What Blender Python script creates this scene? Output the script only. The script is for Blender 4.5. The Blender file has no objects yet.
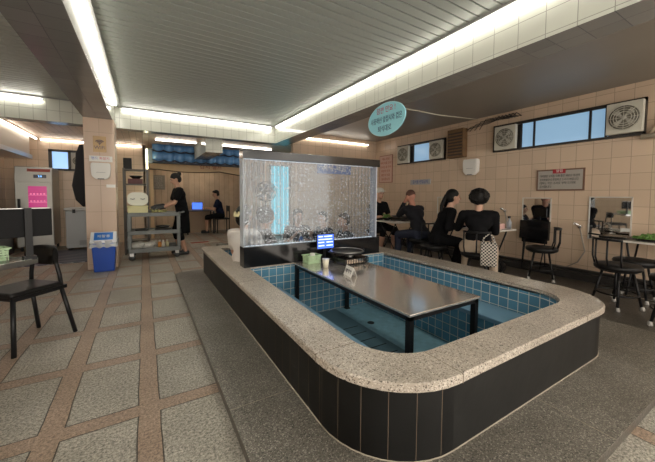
import bpy, bmesh, math, random
from mathutils import Vector, Matrix, Euler
random.seed(7)
R = math.radians
C = bpy.context.scene.collection
sc = bpy.context.scene

# ---------------------------------------------------------------- materials
MATS = {}
def nt(name):
    m = bpy.data.materials.new(name); m.use_nodes = True
    return m, m.node_tree.nodes, m.node_tree.links, m.node_tree.nodes['Principled BSDF']
def mat(name, col, rough=.5, metal=0, bump=0, bscale=60, var=0, emit=None, estr=0, alpha=None, spec=None, coat=0):
    if name in MATS: return MATS[name]
    m, N, L, b = nt(name)
    b.inputs['Base Color'].default_value = (*col, 1)
    b.inputs['Roughness'].default_value = rough
    b.inputs['Metallic'].default_value = metal
    if spec is not None: b.inputs['Specular IOR Level'].default_value = spec
    if coat: b.inputs['Coat Weight'].default_value = coat; b.inputs['Coat Roughness'].default_value = .1
    if emit:
        b.inputs['Emission Color'].default_value = (*emit, 1); b.inputs['Emission Strength'].default_value = estr
    if alpha is not None: b.inputs['Alpha'].default_value = alpha
    if bump or var:
        tc = N.new('ShaderNodeTexCoord'); no = N.new('ShaderNodeTexNoise')
        no.inputs['Scale'].default_value = bscale; no.inputs['Detail'].default_value = 4
        L.new(tc.outputs['Object'], no.inputs['Vector'])
        if bump:
            bp = N.new('ShaderNodeBump'); bp.inputs['Strength'].default_value = bump; bp.inputs['Distance'].default_value = .01
            L.new(no.outputs['Fac'], bp.inputs['Height']); L.new(bp.outputs['Normal'], b.inputs['Normal'])
        if var:
            mx = N.new('ShaderNodeMix'); mx.data_type = 'RGBA'
            mx.inputs['A'].default_value = (*[c*(1-var) for c in col], 1); mx.inputs['B'].default_value = (*[min(1, c*(1+var)) for c in col], 1)
            L.new(no.outputs['Fac'], mx.inputs['Factor']); L.new(mx.outputs['Result'], b.inputs['Base Color'])
    MATS[name] = m; return m

def coords(N, L, mode):
    """mode: 'uv' or two letters of object axes"""
    if mode == 'uv':
        t = N.new('ShaderNodeUVMap'); return t.outputs['UV']
    t = N.new('ShaderNodeTexCoord'); s = N.new('ShaderNodeSeparateXYZ'); c = N.new('ShaderNodeCombineXYZ')
    L.new(t.outputs['Object'], s.inputs[0])
    L.new(s.outputs[mode[0].upper()], c.inputs[0]); L.new(s.outputs[mode[1].upper()], c.inputs[1])
    return c.outputs[0]
def tile(name, mode, w, h, col, grout, gap=.004, off=(0, 0), rough=.25, var=.1, bump=.3, gstr=.5, spec=.5, noise=0, bvar=0, smooth=.1):
    if name in MATS: return MATS[name]
    m, N, L, b = nt(name)
    v = coords(N, L, mode)
    mp = N.new('ShaderNodeMapping'); mp.inputs['Location'].default_value = (off[0], off[1], 0); L.new(v, mp.inputs['Vector'])
    br = N.new('ShaderNodeTexBrick'); br.offset = 0; br.squash = 1
    br.inputs['Scale'].default_value = 1; br.inputs['Brick Width'].default_value = w; br.inputs['Row Height'].default_value = h
    br.inputs['Mortar Size'].default_value = gap; br.inputs['Mortar Smooth'].default_value = smooth
    br.inputs['Color1'].default_value = (*[c*(1-var) for c in col], 1); br.inputs['Color2'].default_value = (*[min(1, c*(1+var)) for c in col], 1)
    br.inputs['Mortar'].default_value = (*grout, 1)
    L.new(mp.outputs[0], br.inputs['Vector'])
    out = br.outputs['Color']
    if noise:
        tc = N.new('ShaderNodeTexCoord'); no = N.new('ShaderNodeTexNoise'); no.inputs['Scale'].default_value = 3; no.inputs['Detail'].default_value = 6
        L.new(tc.outputs['Object'], no.inputs['Vector'])
        mx = N.new('ShaderNodeMix'); mx.data_type = 'RGBA'; mx.blend_type = 'MULTIPLY'; mx.inputs['Factor'].default_value = noise
        cr = N.new('ShaderNodeValToRGB'); cr.color_ramp.elements[0].position = .3; cr.color_ramp.elements[0].color = (.5, .47, .45, 1); cr.color_ramp.elements[1].position = .65
        L.new(no.outputs['Fac'], cr.inputs[0]); L.new(out, mx.inputs['A']); L.new(cr.outputs[0], mx.inputs['B']); out = mx.outputs['Result']
    L.new(out, b.inputs['Base Color'])
    bp = N.new('ShaderNodeBump'); bp.inputs['Strength'].default_value = bump; bp.inputs['Distance'].default_value = .004; bp.invert = True
    L.new(br.outputs['Fac'], bp.inputs['Height']); L.new(bp.outputs[0], b.inputs['Normal'])
    mr = N.new('ShaderNodeMapRange'); mr.inputs['To Min'].default_value = rough; mr.inputs['To Max'].default_value = .8
    L.new(br.outputs['Fac'], mr.inputs['Value']); L.new(mr.outputs[0], b.inputs['Roughness'])
    b.inputs['Specular IOR Level'].default_value = spec
    MATS[name] = m; return m
def granite(name, base, dark, light, scale=90, rough=.45, bump=.15):
    if name in MATS: return MATS[name]
    m, N, L, b = nt(name)
    tc = N.new('ShaderNodeTexCoord'); vo = N.new('ShaderNodeTexVoronoi'); vo.inputs['Scale'].default_value = scale
    no = N.new('ShaderNodeTexNoise'); no.inputs['Scale'].default_value = 3; no.inputs['Detail'].default_value = 8
    L.new(tc.outputs['Object'], vo.inputs['Vector']); L.new(tc.outputs['Object'], no.inputs['Vector'])
    sp = N.new('ShaderNodeSeparateColor'); L.new(vo.outputs['Color'], sp.inputs[0])
    cr = N.new('ShaderNodeValToRGB'); e = cr.color_ramp.elements
    e[0].position = 0; e[0].color = (*dark, 1); e[1].position = 1; e[1].color = (*light, 1)
    k = e.new(.25); k.color = (*base, 1); k = e.new(.75); k.color = (*base, 1)
    L.new(sp.outputs[0], cr.inputs[0])
    mx = N.new('ShaderNodeMix'); mx.data_type = 'RGBA'; mx.blend_type = 'MULTIPLY'; mx.inputs['Factor'].default_value = .5
    cr2 = N.new('ShaderNodeValToRGB'); cr2.color_ramp.elements[0].position = .35; cr2.color_ramp.elements[0].color = (.6, .58, .55, 1); cr2.color_ramp.elements[1].position = .6
    L.new(no.outputs['Fac'], cr2.inputs[0]); L.new(cr.outputs[0], mx.inputs['A']); L.new(cr2.outputs[0], mx.inputs['B'])
    L.new(mx.outputs['Result'], b.inputs['Base Color'])
    b.inputs['Roughness'].default_value = rough
    if bump:
        bp = N.new('ShaderNodeBump'); bp.inputs['Strength'].default_value = bump; bp.inputs['Distance'].default_value = .006
        n2 = N.new('ShaderNodeTexNoise'); n2.inputs['Scale'].default_value = scale*.5; n2.inputs['Detail'].default_value = 3
        L.new(tc.outputs['Object'], n2.inputs['Vector']); L.new(n2.outputs['Fac'], bp.inputs['Height']); L.new(bp.outputs[0], b.inputs['Normal'])
    MATS[name] = m; return m
def paver_mat():
    m, N, L, b = nt('paver_floor')
    v = coords(N, L, 'xy')
    no = N.new('ShaderNodeTexNoise'); no.inputs['Scale'].default_value = 2.2; no.inputs['Detail'].default_value = 2
    L.new(v, no.inputs['Vector'])
    wob = N.new('ShaderNodeVectorMath'); wob.operation = 'MULTIPLY_ADD'; wob.inputs[1].default_value = (.018, .018, 0); L.new(no.outputs['Color'], wob.inputs[0])
    mp = N.new('ShaderNodeMapping'); mp.inputs['Location'].default_value = (.015-.025+.43*40, -1.924-.025+.6825*40, 0); L.new(v, mp.inputs['Vector']); L.new(mp.outputs[0], wob.inputs[2])
    def br(ms, sm):
        t = N.new('ShaderNodeTexBrick'); t.offset = 0; t.squash = 1; t.inputs['Scale'].default_value = 1
        t.inputs['Brick Width'].default_value = .43; t.inputs['Row Height'].default_value = .6825
        t.inputs['Mortar Size'].default_value = ms; t.inputs['Mortar Smooth'].default_value = sm
        t.inputs['Color1'].default_value = (.5, .5, .5, 1); t.inputs['Color2'].default_value = (1, 1, 1, 1)
        L.new(wob.outputs[0], t.inputs['Vector']); return t
    A = br(.050, 0); B = br(.058, .1)
    tc = N.new('ShaderNodeTexCoord')
    def noise(s, d=6, rough=.6):
        n = N.new('ShaderNodeTexNoise'); n.inputs['Scale'].default_value = s; n.inputs['Detail'].default_value = d; n.inputs['Roughness'].default_value = rough
        L.new(tc.outputs['Object'], n.inputs['Vector']); return n
    n1 = noise(75, 5, .85); n2 = noise(1.3)
    def ramp(a, pa, c, pc, src):
        r = N.new('ShaderNodeValToRGB'); r.color_ramp.elements[0].position = pa; r.color_ramp.elements[0].color = (*a, 1)
        r.color_ramp.elements[1].position = pc; r.color_ramp.elements[1].color = (*c, 1); L.new(src, r.inputs[0]); return r.outputs[0]
    stone = ramp((.10, .095, .08), .38, (.80, .75, .65), .62, n1.outputs['Fac'])
    orange = ramp((.16, .11, .08), .38, (.62, .465, .35), .62, n1.outputs['Fac'])
    def mix(f, a, c, bt='MIX', fac=None):
        x = N.new('ShaderNodeMix'); x.data_type = 'RGBA'; x.blend_type = bt
        if f is not None: L.new(f, x.inputs['Factor'])
        else: x.inputs['Factor'].default_value = fac
        for s, k in ((a, 'A'), (c, 'B')):
            if isinstance(s, tuple): x.inputs[k].default_value = s
            else: L.new(s, x.inputs[k])
        return x.outputs['Result']
    stone2 = mix(None, stone, A.outputs['Color'], 'MULTIPLY', .35)
    edge = mix(B.outputs['Fac'], stone2, (.03, .025, .02, 1))
    base = mix(A.outputs['Fac'], edge, orange)
    dirt = ramp((.55, .52, .48), .35, (1, 1, 1), .62, n2.outputs['Fac'])
    L.new(mix(None, base, dirt, 'MULTIPLY', .6), b.inputs['Base Color'])
    mr = N.new('ShaderNodeMapRange'); mr.inputs['To Min'].default_value = .3; mr.inputs['To Max'].default_value = .6; L.new(n1.outputs['Fac'], mr.inputs['Value']); L.new(mr.outputs[0], b.inputs['Roughness'])
    bp = N.new('ShaderNodeBump'); bp.inputs['Strength'].default_value = .5; bp.inputs['Distance'].default_value = .008; L.new(n1.outputs['Fac'], bp.inputs['Height'])
    bp2 = N.new('ShaderNodeBump'); bp2.inputs['Strength'].default_value = .8; bp2.inputs['Distance'].default_value = .006; bp2.invert = True
    L.new(B.outputs['Fac'], bp2.inputs['Height']); L.new(bp.outputs[0], bp2.inputs['Normal']); L.new(bp2.outputs[0], b.inputs['Normal'])
    return m
def glass(name, tint=(1, 1, 1), bump=0, rough=.03, refl=1, haze=0):
    m, N, L, b = nt(name); N.remove(b)
    out = N['Material Output']; tr = N.new('ShaderNodeBsdfTransparent'); tr.inputs[0].default_value = (*tint, 1)
    gl = N.new('ShaderNodeBsdfGlossy'); gl.inputs['Roughness'].default_value = rough
    fr = N.new('ShaderNodeLayerWeight'); pw = N.new('ShaderNodeMath'); pw.operation = 'POWER'; pw.inputs[1].default_value = 5; L.new(fr.outputs['Facing'], pw.inputs[0])
    mu = N.new('ShaderNodeMath'); mu.operation = 'MULTIPLY_ADD'; mu.inputs[1].default_value = .9*min(1, refl); mu.inputs[2].default_value = .03*refl; L.new(pw.outputs[0], mu.inputs[0])
    mx = N.new('ShaderNodeMixShader'); L.new(mu.outputs[0], mx.inputs[0]); L.new(tr.outputs[0], mx.inputs[1]); L.new(gl.outputs[0], mx.inputs[2]); L.new(mx.outputs[0], out.inputs[0])
    if haze:
        df = N.new('ShaderNodeBsdfDiffuse'); tl_ = N.new('ShaderNodeBsdfTranslucent'); ad = N.new('ShaderNodeMixShader'); m2 = N.new('ShaderNodeMixShader')
        L.new(df.outputs[0], ad.inputs[1]); L.new(tl_.outputs[0], ad.inputs[2]); m2.inputs[0].default_value = haze
        for q in (df, tl_): q.inputs[0].default_value = (.9, .95, 1, 1)
        L.new(mx.outputs[0], m2.inputs[1]); L.new(ad.outputs[0], m2.inputs[2]); L.new(m2.outputs[0], out.inputs[0])
    if bump:
        tc = N.new('ShaderNodeTexCoord'); mp = N.new('ShaderNodeMapping'); mp.inputs['Scale'].default_value = (12, 12, 2)
        no = N.new('ShaderNodeTexNoise'); no.inputs['Scale'].default_value = 2; bp = N.new('ShaderNodeBump'); bp.inputs['Strength'].default_value = bump
        L.new(tc.outputs['Object'], mp.inputs[0]); L.new(mp.outputs[0], no.inputs['Vector']); L.new(no.outputs['Fac'], bp.inputs['Height'])
        L.new(bp.outputs[0], gl.inputs['Normal']); L.new(bp.outputs[0], fr.inputs['Normal'])
    return m
def planks(name, mode, w, col, line, rough=.35, metal=0, gap=.006, bump=.8, var=.04, spec=.5):
    return tile(name, mode, 400, w, col, line, gap, (200, 0), rough, var, bump, spec=spec)

LEDM = mat('led_tube', (1, 1, 1), emit=(1, .95, .85), estr=16)
LEDS = mat('soft_led_tube', (1, 1, 1), emit=(1, .94, .84), estr=8)
BLACK = mat('black_metal', (.008, .008, .009), .4, spec=.3)
BLACKG = mat('black_gloss', (.008, .008, .009), .12)
BLACKP = mat('black_vinyl', (.010, .0095, .0095), .4, bump=.1, bscale=40, spec=.22)
STEEL = mat('stainless', (.55, .54, .52), .3, 1, bump=.05, bscale=20)
CHROME = mat('chrome', (.8, .8, .8), .15, 1)
WHITE = mat('white_plastic', (.75, .74, .7), .4)
GREY = mat('grey_plastic', (.22, .22, .22), .5)
RUB = mat('white_rubber', (.38, .36, .33), .6)
TAN = (.60, .455, .33)
GR = (.36, .27, .2)
wallYZ = tile('tan_tile_side', 'yz', .2, .22, TAN, GR, .003, (20-.03, 10-.08), .3, .05, .4)
wallXZ = tile('tan_tile_back', 'xz', .2, .22, TAN, GR, .003, (20, 10-.08), .3, .05, .4)
beamXZ = tile('white_tile_cross', 'xz', .165, .2, (.62, .63, .56), (.3, .3, .26), .003, (20-.015, 10-.18), .15, .03, .4)
beamYZ = tile('white_tile_along', 'yz', .2, .17, (.62, .63, .56), (.3, .3, .26), .003, (20, 10-.02), .12, .03, .4)
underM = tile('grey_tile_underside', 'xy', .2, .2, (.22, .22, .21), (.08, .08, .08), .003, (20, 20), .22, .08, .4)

# ---------------------------------------------------------------- mesh helpers
def bx(bm, x0, x1, y0, y1, z0, z1, bev=0, seg=2):
    r = bmesh.ops.create_cube(bm, size=1); vs = r['verts']
    for v in vs:
        v.co = Vector(((x0+x1)/2+v.co.x*(x1-x0), (y0+y1)/2+v.co.y*(y1-y0), (z0+z1)/2+v.co.z*(z1-z0)))
    if bev:
        es = {e for v in vs for e in v.link_edges}
        bmesh.ops.bevel(bm, geom=list(es), offset=bev, segments=seg, profile=.5, affect='EDGES')
    return vs
def tube(bm, pts, r, seg=10, caps=True, rads=None):
    pts = [Vector(p) for p in pts]; n = len(pts); rings = []
    up = Vector((0, 0, 1)); t0 = (pts[1]-pts[0]).normalized()
    a = up.cross(t0) if abs(t0.z) < .95 else Vector((1, 0, 0)).cross(t0); a.normalize()
    for i, p in enumerate(pts):
        t = (pts[min(i+1, n-1)]-pts[max(i-1, 0)]).normalized()
        a = (a - t*a.dot(t)).normalized(); b = t.cross(a); rr_ = rads[i] if rads else r
        rings.append([bm.verts.new(p+(a*math.cos(2*math.pi*k/seg)+b*math.sin(2*math.pi*k/seg))*rr_) for k in range(seg)])
    for i in range(n-1):
        for k in range(seg):
            f = bm.faces.new((rings[i][k], rings[i][(k+1) % seg], rings[i+1][(k+1) % seg], rings[i+1][k])); f.smooth = True
    if caps:
        bm.faces.new(rings[0][::-1]); bm.faces.new(rings[-1])
def lathe(bm, prof, c=(0, 0, 0), seg=28, sx=1, sy=1, smooth=True):
    c = Vector(c); rings = []
    for (r, z) in prof:
        if r <= 1e-5: rings.append([bm.verts.new(c+Vector((0, 0, z)))])
        else: rings.append([bm.verts.new(c+Vector((math.cos(2*math.pi*k/seg)*r*sx, math.sin(2*math.pi*k/seg)*r*sy, z))) for k in range(seg)])
    for A, B in zip(rings, rings[1:]):
        for k in range(seg):
            q = [A[k % len(A)], A[(k+1) % len(A)], B[(k+1) % len(B)], B[k % len(B)]]
            u = []
            for v in q:
                if v not in u: u.append(v)
            if len(u) > 2:
                f = bm.faces.new(u); f.smooth = smooth
    if len(rings[0]) > 1: bm.faces.new(rings[0][::-1])
    if len(rings[-1]) > 1: bm.faces.new(rings[-1])
def ell(bm, c, rx, ry=None, rz=None, seg=16, M=None):
    ry = rx if ry is None else ry; rz = rx if rz is None else rz
    T_ = Matrix.Translation(c) @ (M or Matrix()) @ Matrix.Diagonal((rx, ry, rz, 1))
    nv = max(4, seg*2//3); rings = []
    for i in range(nv+1):
        th = math.pi*i/nv
        if i in (0, nv): rings.append([bm.verts.new(T_ @ Vector((0, 0, math.cos(th))))])
        else: rings.append([bm.verts.new(T_ @ Vector((math.sin(th)*math.cos(2*math.pi*k/seg), math.sin(th)*math.sin(2*math.pi*k/seg), math.cos(th)))) for k in range(seg)])
    for A, Bq in zip(rings, rings[1:]):
        for k in range(seg):
            if len(A) == 1: q = (A[0], Bq[k], Bq[(k+1) % seg])
            elif len(Bq) == 1: q = (A[k], Bq[0], A[(k+1) % seg])
            else: q = (A[k], Bq[k], Bq[(k+1) % seg], A[(k+1) % seg])
            f = bm.faces.new(q); f.smooth = True
def poly(bm, pts, vec):
    """prism: polygon pts extruded by vec"""
    a = [bm.verts.new(Vector(p)) for p in pts]; b = [bm.verts.new(Vector(p)+Vector(vec)) for p in pts]
    bm.faces.new(a[::-1]); bm.faces.new(b); n = len(a)
    for i in range(n): bm.faces.new((a[i], a[(i+1) % n], b[(i+1) % n], b[i]))
def xf(bm, M, verts=None):
    for v in (verts or bm.verts): v.co = M @ v.co
def obj(name, bm, m, parent=None, loc=None, rz=0, recalc=True):
    if recalc: bmesh.ops.recalc_face_normals(bm, faces=bm.faces[:])
    me = bpy.data.meshes.new(name); bm.to_mesh(me); bm.free()
    for k in (m if isinstance(m, (list, tuple)) else [m]): me.materials.append(k)
    o = bpy.data.objects.new(name, me); C.objects.link(o)
    if parent: o.parent = parent
    if loc: o.location = loc
    o.rotation_euler.z = rz
    return o
def B(name, m, *boxes, parent=None, bev=0, loc=None, rz=0):
    bm = bmesh.new()
    for b in boxes: bx(bm, *b, bev=bev)
    return obj(name, bm, m, parent, loc, rz)
def T(name, m, pts, r, parent=None, seg=10, loc=None, rz=0):
    bm = bmesh.new(); tube(bm, pts, r, seg); return obj(name, bm, m, parent, loc, rz)
def L_(name, m, prof, c=(0, 0, 0), parent=None, seg=28, loc=None, sx=1, sy=1, rz=0):
    bm = bmesh.new(); lathe(bm, prof, c, seg, sx, sy); return obj(name, bm, m, parent, loc, rz)
def tag(o, label, cat=None, group=None, kind=None):
    if label: o['label'] = label
    if cat: o['category'] = cat
    if group: o['group'] = group
    if kind: o['kind'] = kind
    return o
def struct(o): o['kind'] = 'structure'; return o
def thing(name, label, cat, loc=(0, 0, 0), rz=0, group=None):
    o = bpy.data.objects.new(name, None); C.objects.link(o); o.empty_display_size = .1
    o.location = loc; o.rotation_euler.z = rz; return tag(o, label, cat, group)
def dup(root, loc=None, rz=None, label=None, group=None):
    kids = {}
    def cp(o, par):
        c = o.copy(); C.objects.link(c); c.parent = par
        for ch in [x for x in bpy.data.objects if x.parent == o]: cp(ch, c)
        return c
    r = cp(root, None)
    if loc: r.location = loc
    if rz is not None: r.rotation_euler.z = rz
    if label: r['label'] = label
    if group: r['group'] = group
    return r
def text(name, s, size, m, M, parent=None, ext=.001, align='CENTER', space=1, sx=1):
    cu = bpy.data.curves.new(name, 'FONT'); cu.body = s; cu.size = size; cu.extrude = ext; cu.align_x = align; cu.align_y = 'CENTER'; cu.space_line = space
    t = bpy.data.objects.new('tmp', cu); me = bpy.data.meshes.new_from_object(t); bpy.data.objects.remove(t)
    me.materials.clear(); me.materials.append(m); me.transform(M @ Matrix.Diagonal((sx, 1, 1, 1)))
    o = bpy.data.objects.new(name, me); C.objects.link(o)
    if parent: o.parent = parent
    return o
def frame_m(o, right, up):
    r = Vector(right).normalized(); u = Vector(up).normalized(); n = r.cross(u)
    M = Matrix((r, u, n)).transposed().to_4x4(); M.translation = Vector(o); return M
# faces: seen from -Y (text right=+X); seen from -X (right=-Y)
def fY(x, y, z): return frame_m((x, y, z), (1, 0, 0), (0, 0, 1))
def fX(x, y, z): return frame_m((x, y, z), (0, -1, 0), (0, 0, 1))

# ---------------------------------------------------------------- room shell
bm = bmesh.new()
HX0, HX1, HY0, HY1 = .8, 3.08, .92, 4.84
for (a, b_, c, d) in ((-4, HX0, -2.5, 11.2), (HX1, 5.7, -2.5, 11.2), (HX0, HX1, -2.5, HY0), (HX0, HX1, HY1, 11.2)):
    bm.faces.new([bm.verts.new(p) for p in ((a, c, 0), (b_, c, 0), (b_, d, 0), (a, d, 0))])
struct(obj('floor', bm, paver_mat(), recalc=False))
DARKST = granite('dark_stone', (.085, .075, .062), (.04, .035, .03), (.16, .14, .12), 120, .3, .4)
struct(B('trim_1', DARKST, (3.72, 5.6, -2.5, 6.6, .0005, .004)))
ceilM = planks('grey_slats', 'xy', .1, (.36, .385, .36), (.09, .1, .095), .5, gap=.004, bump=1)
CZ = 2.78
struct(B('ceiling', ceilM, (-.41, 2.63, -2.5, 6.75, CZ, CZ+.05), (-4, -.79, -2.5, 6.75, CZ, CZ+.05)))
# individual raised slats give the ceiling its ribs (one mesh, surface pattern)
bm = bmesh.new()
y = -2.4
while y < 6.6:
    for (a, b_) in ((-.33, 2.57), (-4, -.87)):
        bx(bm, a, b_, y, y+.083, CZ-.012, CZ+.01)
    y += .1
struct(obj('ceiling', bm, mat('grey_slat_face', (.37, .395, .365), .45)))
woodC = planks('pale_wood_ceiling', 'yx', .12, (.62, .45, .34), (.3, .2, .14), .5, gap=.003)
struct(B('ceiling', woodC, (-4, 5, 7.0, 11.2, 2.46, 2.5)))
soff = mat('beige_soffit', (.25, .225, .19), .42, var=.08, bscale=2)
struct(B('ceiling', soff, (2.97, 5.6, -2.5, 7.6, 2.685, 2.75)))
struct(B('wall_right', wallYZ, (5.5, 5.62, -2.5, 6.6, 0, 2.7)))
struct(B('wall_back', wallXZ, (3.0, 5.6, 6.6, 6.7, 0, 2.7)))
struct(B('wall_back_left', wallXZ, (-2.6, .04, 9.2, 9.3, 0, 2.46)))
struct(B('wall_left', wallYZ, (-4.0, -3.9, -2.5, 7, 0, 2.8), (-2.62, -2.55, 7, 9.3, 0, 2.46), (-4, -2.55, 6.95, 7.02, 0, 2.8)))
woodW = tile('knotty_wood_wall', 'xz', .16, 3, (.60, .46, .32), (.22, .15, .09), .003, (20, 10), .55, .14, .3, noise=.45)
struct(B('wall_kitchen', woodW, (-.1, 4.6, 11.0, 11.1, 0, 2.5)))
struct(B('wall_kitchen_side', mat('kitchen_plaster', (.42, .33, .26), .6, var=.1, bscale=3), (.0, .06, 9.2, 11, 0, 2.46), (4.1, 4.2, 6.7, 11, 0, 2.5)))
# beams
def beam(name, x0, x1, y0, y1, z0, z1, sidem, axis):
    bm = bmesh.new(); bx(bm, x0, x1, y0, y1, z0, z1)
    bm.normal_update()
    for f in bm.faces:
        n = f.normal
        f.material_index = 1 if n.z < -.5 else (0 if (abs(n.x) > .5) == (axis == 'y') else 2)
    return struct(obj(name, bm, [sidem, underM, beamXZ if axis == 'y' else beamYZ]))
beam('trim_2', -.79, -.41, -2.5, 6.75, 2.4, 2.8, beamYZ, 'y')
beam('trim_3', 2.63, 2.97, -2.5, 6.75, 2.4, 2.8, beamYZ, 'y')
beam('trim_4', -4, 3.0, 6.75, 7.0, 2.4, 2.8, beamXZ, 'x')
beam('trim_5', 1.15, 1.5, 7.0, 9.9, 2.12, 2.46, beamYZ, 'y')
# ceiling edge mouldings
EDG = mat('grey_moulding', (.28, .28, .27), .4)
struct(B('trim_6', EDG, (-.36, -.33, -2.5, 6.68, CZ-.035, CZ), (2.55, 2.58, -2.5, 6.68, CZ-.035, CZ), (-.36, 2.58, 6.66, 6.68, CZ-.03, CZ), (-4, -.85, 6.66, 6.68, CZ-.03, CZ)))
# pillar
PILX0, PILX1, PILY0, PILY1 = -.79, -.39, 6.08, 6.55
bm = bmesh.new(); bx(bm, PILX0, PILX1, PILY0, PILY1, 0, 2.4); bm.normal_update()
for f in bm.faces: f.material_index = 0 if abs(f.normal.y) > .5 else 1
pilX = tile('pillar_tile_front', 'xz', .2, .42, (.58, .43, .32), (.42, .31, .23), .003, (20-.01, 10), .3, .03, .3)
pilY = tile('pillar_tile_side', 'yz', .2, .42, (.58, .43, .32), (.42, .31, .23), .003, (20, 10), .3, .03, .3)
struct(obj('wall_pillar', bm, [pilX, pilY]))
# dark kerb along right wall
struct(B('baseboard_right', mat('dark_kerb', (.03, .027, .025), .35, bump=.3, bscale=10), (5.36, 5.5, -2.5, 6.6, 0, .11), (5.44, 5.5, -2.5, 6.6, .11, .15), bev=.01))

# LED tubes ------------------------------------------------------
def led(label, p0, p1, r=.016, group='LED tube lights along the beams', m=None):
    p0, p1 = Vector(p0), Vector(p1); d = (p1-p0).normalized()
    e = thing('led_tube_light', label, 'light', tuple(p0), 0, group)
    q = p1-p0
    T('tube', m or LEDM, [(0, 0, 0), tuple(q)], r, e)
    bm = bmesh.new(); up = Vector((0, 0, .024))
    tube(bm, [up, up+q], .012, 6); obj('mount', bm, WHITE, e)
    T('end_cap', WHITE, [-d*.012, d*.01], r*1.15, e); T('end_cap', WHITE, [q-d*.01, q+d*.012], r*1.15, e)
    return e
zl = 2.735
led('long white LED tube line on the left beam, running up to the pillar', (-.385, -2.4, zl), (-.385, 6.45, zl), group=None)
led('long white LED tube line high on the white-tiled right beam above the oval sign', (2.6, -2.4, zl), (2.6, 6.6, zl), group=None)
led('white LED tube line across the back beam in the middle bay', (-.32, 6.72, zl), (2.52, 6.72, zl), .012, group=None)
led('white LED tube on the back beam at the far left, ending before the left beam', (-3.8, 6.72, zl-.01), (-1.37, 6.72, zl-.01), .014, group=None)
led('LED tube at the wood ceiling edge above the kitchen hood', (-2.0, 7.05, 2.41), (-2.0, 9.1, 2.41), .016, group=None, m=LEDS)
led('LED tube along the tiled wall above the small window behind the pillar', (-1.95, 9.16, 2.41), (-.02, 9.16, 2.41), .014, group=None, m=LEDS)
led('LED tube behind the back beam above the blue roof tiles, left of the grey beam', (.24, 7.9, 2.43), (1.1, 7.9, 2.43), .018, group=None, m=LEDS)
led('LED tube behind the back beam above the blue roof tiles, right of the grey beam', (1.56, 7.9, 2.43), (2.98, 7.95, 2.43), .018, group=None, m=LEDS)
led('upright yellowish white LED tube at the left corner of the wooden kitchen', (.08, 8.6, .95), (.08, 8.6, 2.3), .018, group=None, m=mat('warm_led', (1, 1, 1), emit=(1, .95, .6), estr=7))
led('slim LED tube on the back wall under the right soffit', (3.1, 6.57, 2.56), (5.2, 6.57, 2.56), .012, group=None, m=LEDS)

# ---------------------------------------------------------------- foot bath
def rr(x0, x1, y0, y1, rad, n=10):
    """rounded rect, ccw from front-left; rad = (fl, fr, br, bl)"""
    P = []
    for (cx, cy, r, a0) in ((x0+rad[0], y0+rad[0], rad[0], 180), (x1-rad[1], y0+rad[1], rad[1], 270), (x1-rad[2], y1-rad[2], rad[2], 0), (x0+rad[3], y1-rad[3], rad[3], 90)):
        for k in range(n+1):
            a = R(a0+90*k/n); P.append((cx+r*math.cos(a), cy+r*math.sin(a)))
    return P
def uvring(bm, loop, z0, z1, flip=False, close=True):
    uv = bm.loops.layers.uv.verify(); n = len(loop); s = 0
    lo = [bm.verts.new((*p, z0)) for p in loop]; hi = [bm.verts.new((*p, z1)) for p in loop]
    for i in range(n):
        j = (i+1) % n; d = (Vector(loop[j])-Vector(loop[i])).length
        vs = [lo[i], lo[j], hi[j], hi[i]]; us = [(s, z0), (s+d, z0), (s+d, z1), (s, z1)]
        if flip: vs.reverse(); us.reverse()
        if d > 1e-6:
            f = bm.faces.new(vs); f.smooth = True
            for l, u in zip(f.loops, us): l[uv].uv = u
        s += d
def band(bm, A, Bp, z, up=True):
    n = len(A)
    for i in range(n):
        j = (i+1) % n
        vs = [bm.verts.new((*A[i], z)), bm.verts.new((*A[j], z)), bm.verts.new((*Bp[j], z)), bm.verts.new((*Bp[i], z))]
        if not up: vs.reverse()
        bm.faces.new(vs)
bath = thing('foot_bath', 'large granite-rimmed blue-tiled foot bath clad in black stone slabs in the middle of the hall', 'foot bath', (1.9, 2.9, 0))
def BP(o): o.parent = bath; o.location = (-1.9, -2.9, 0); return o
ZC = .415
co = rr(.715, 3.16, .82, 4.93, (.46, .42, .12, .12)); ci = rr(.955, 2.87, 1.04, 4.68, (.3, .26, .05, .05))
cm = rr(.722, 3.153, .827, 4.923, (.453, .413, .113, .113)); cj = rr(.948, 2.877, 1.033, 4.687, (.307, .267, .057, .057))
wo = rr(.74, 3.135, .845, 4.905, (.435, .395, .1, .1)); wi = rr(.955, 2.87, 1.04, 4.68, (.3, .26, .05, .05))
gran = granite('beige_granite', (.46, .40, .335), (.06, .045, .035), (.72, .66, .58), 190, .3, .15)
bm = bmesh.new(); uvring(bm, co, .376, ZC-.006); band(bm, cm, ci, ZC, False); uvring(bm, ci, .37, ZC, True); band(bm, co, wi, .376, False)
n = len(co)
for i in range(n):
    j = (i+1) % n
    f = bm.faces.new([bm.verts.new((*co[i], ZC-.006)), bm.verts.new((*co[j], ZC-.006)), bm.verts.new((*cm[j], ZC)), bm.verts.new((*cm[i], ZC))])
BP(obj('coping', bm, gran))
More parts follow.
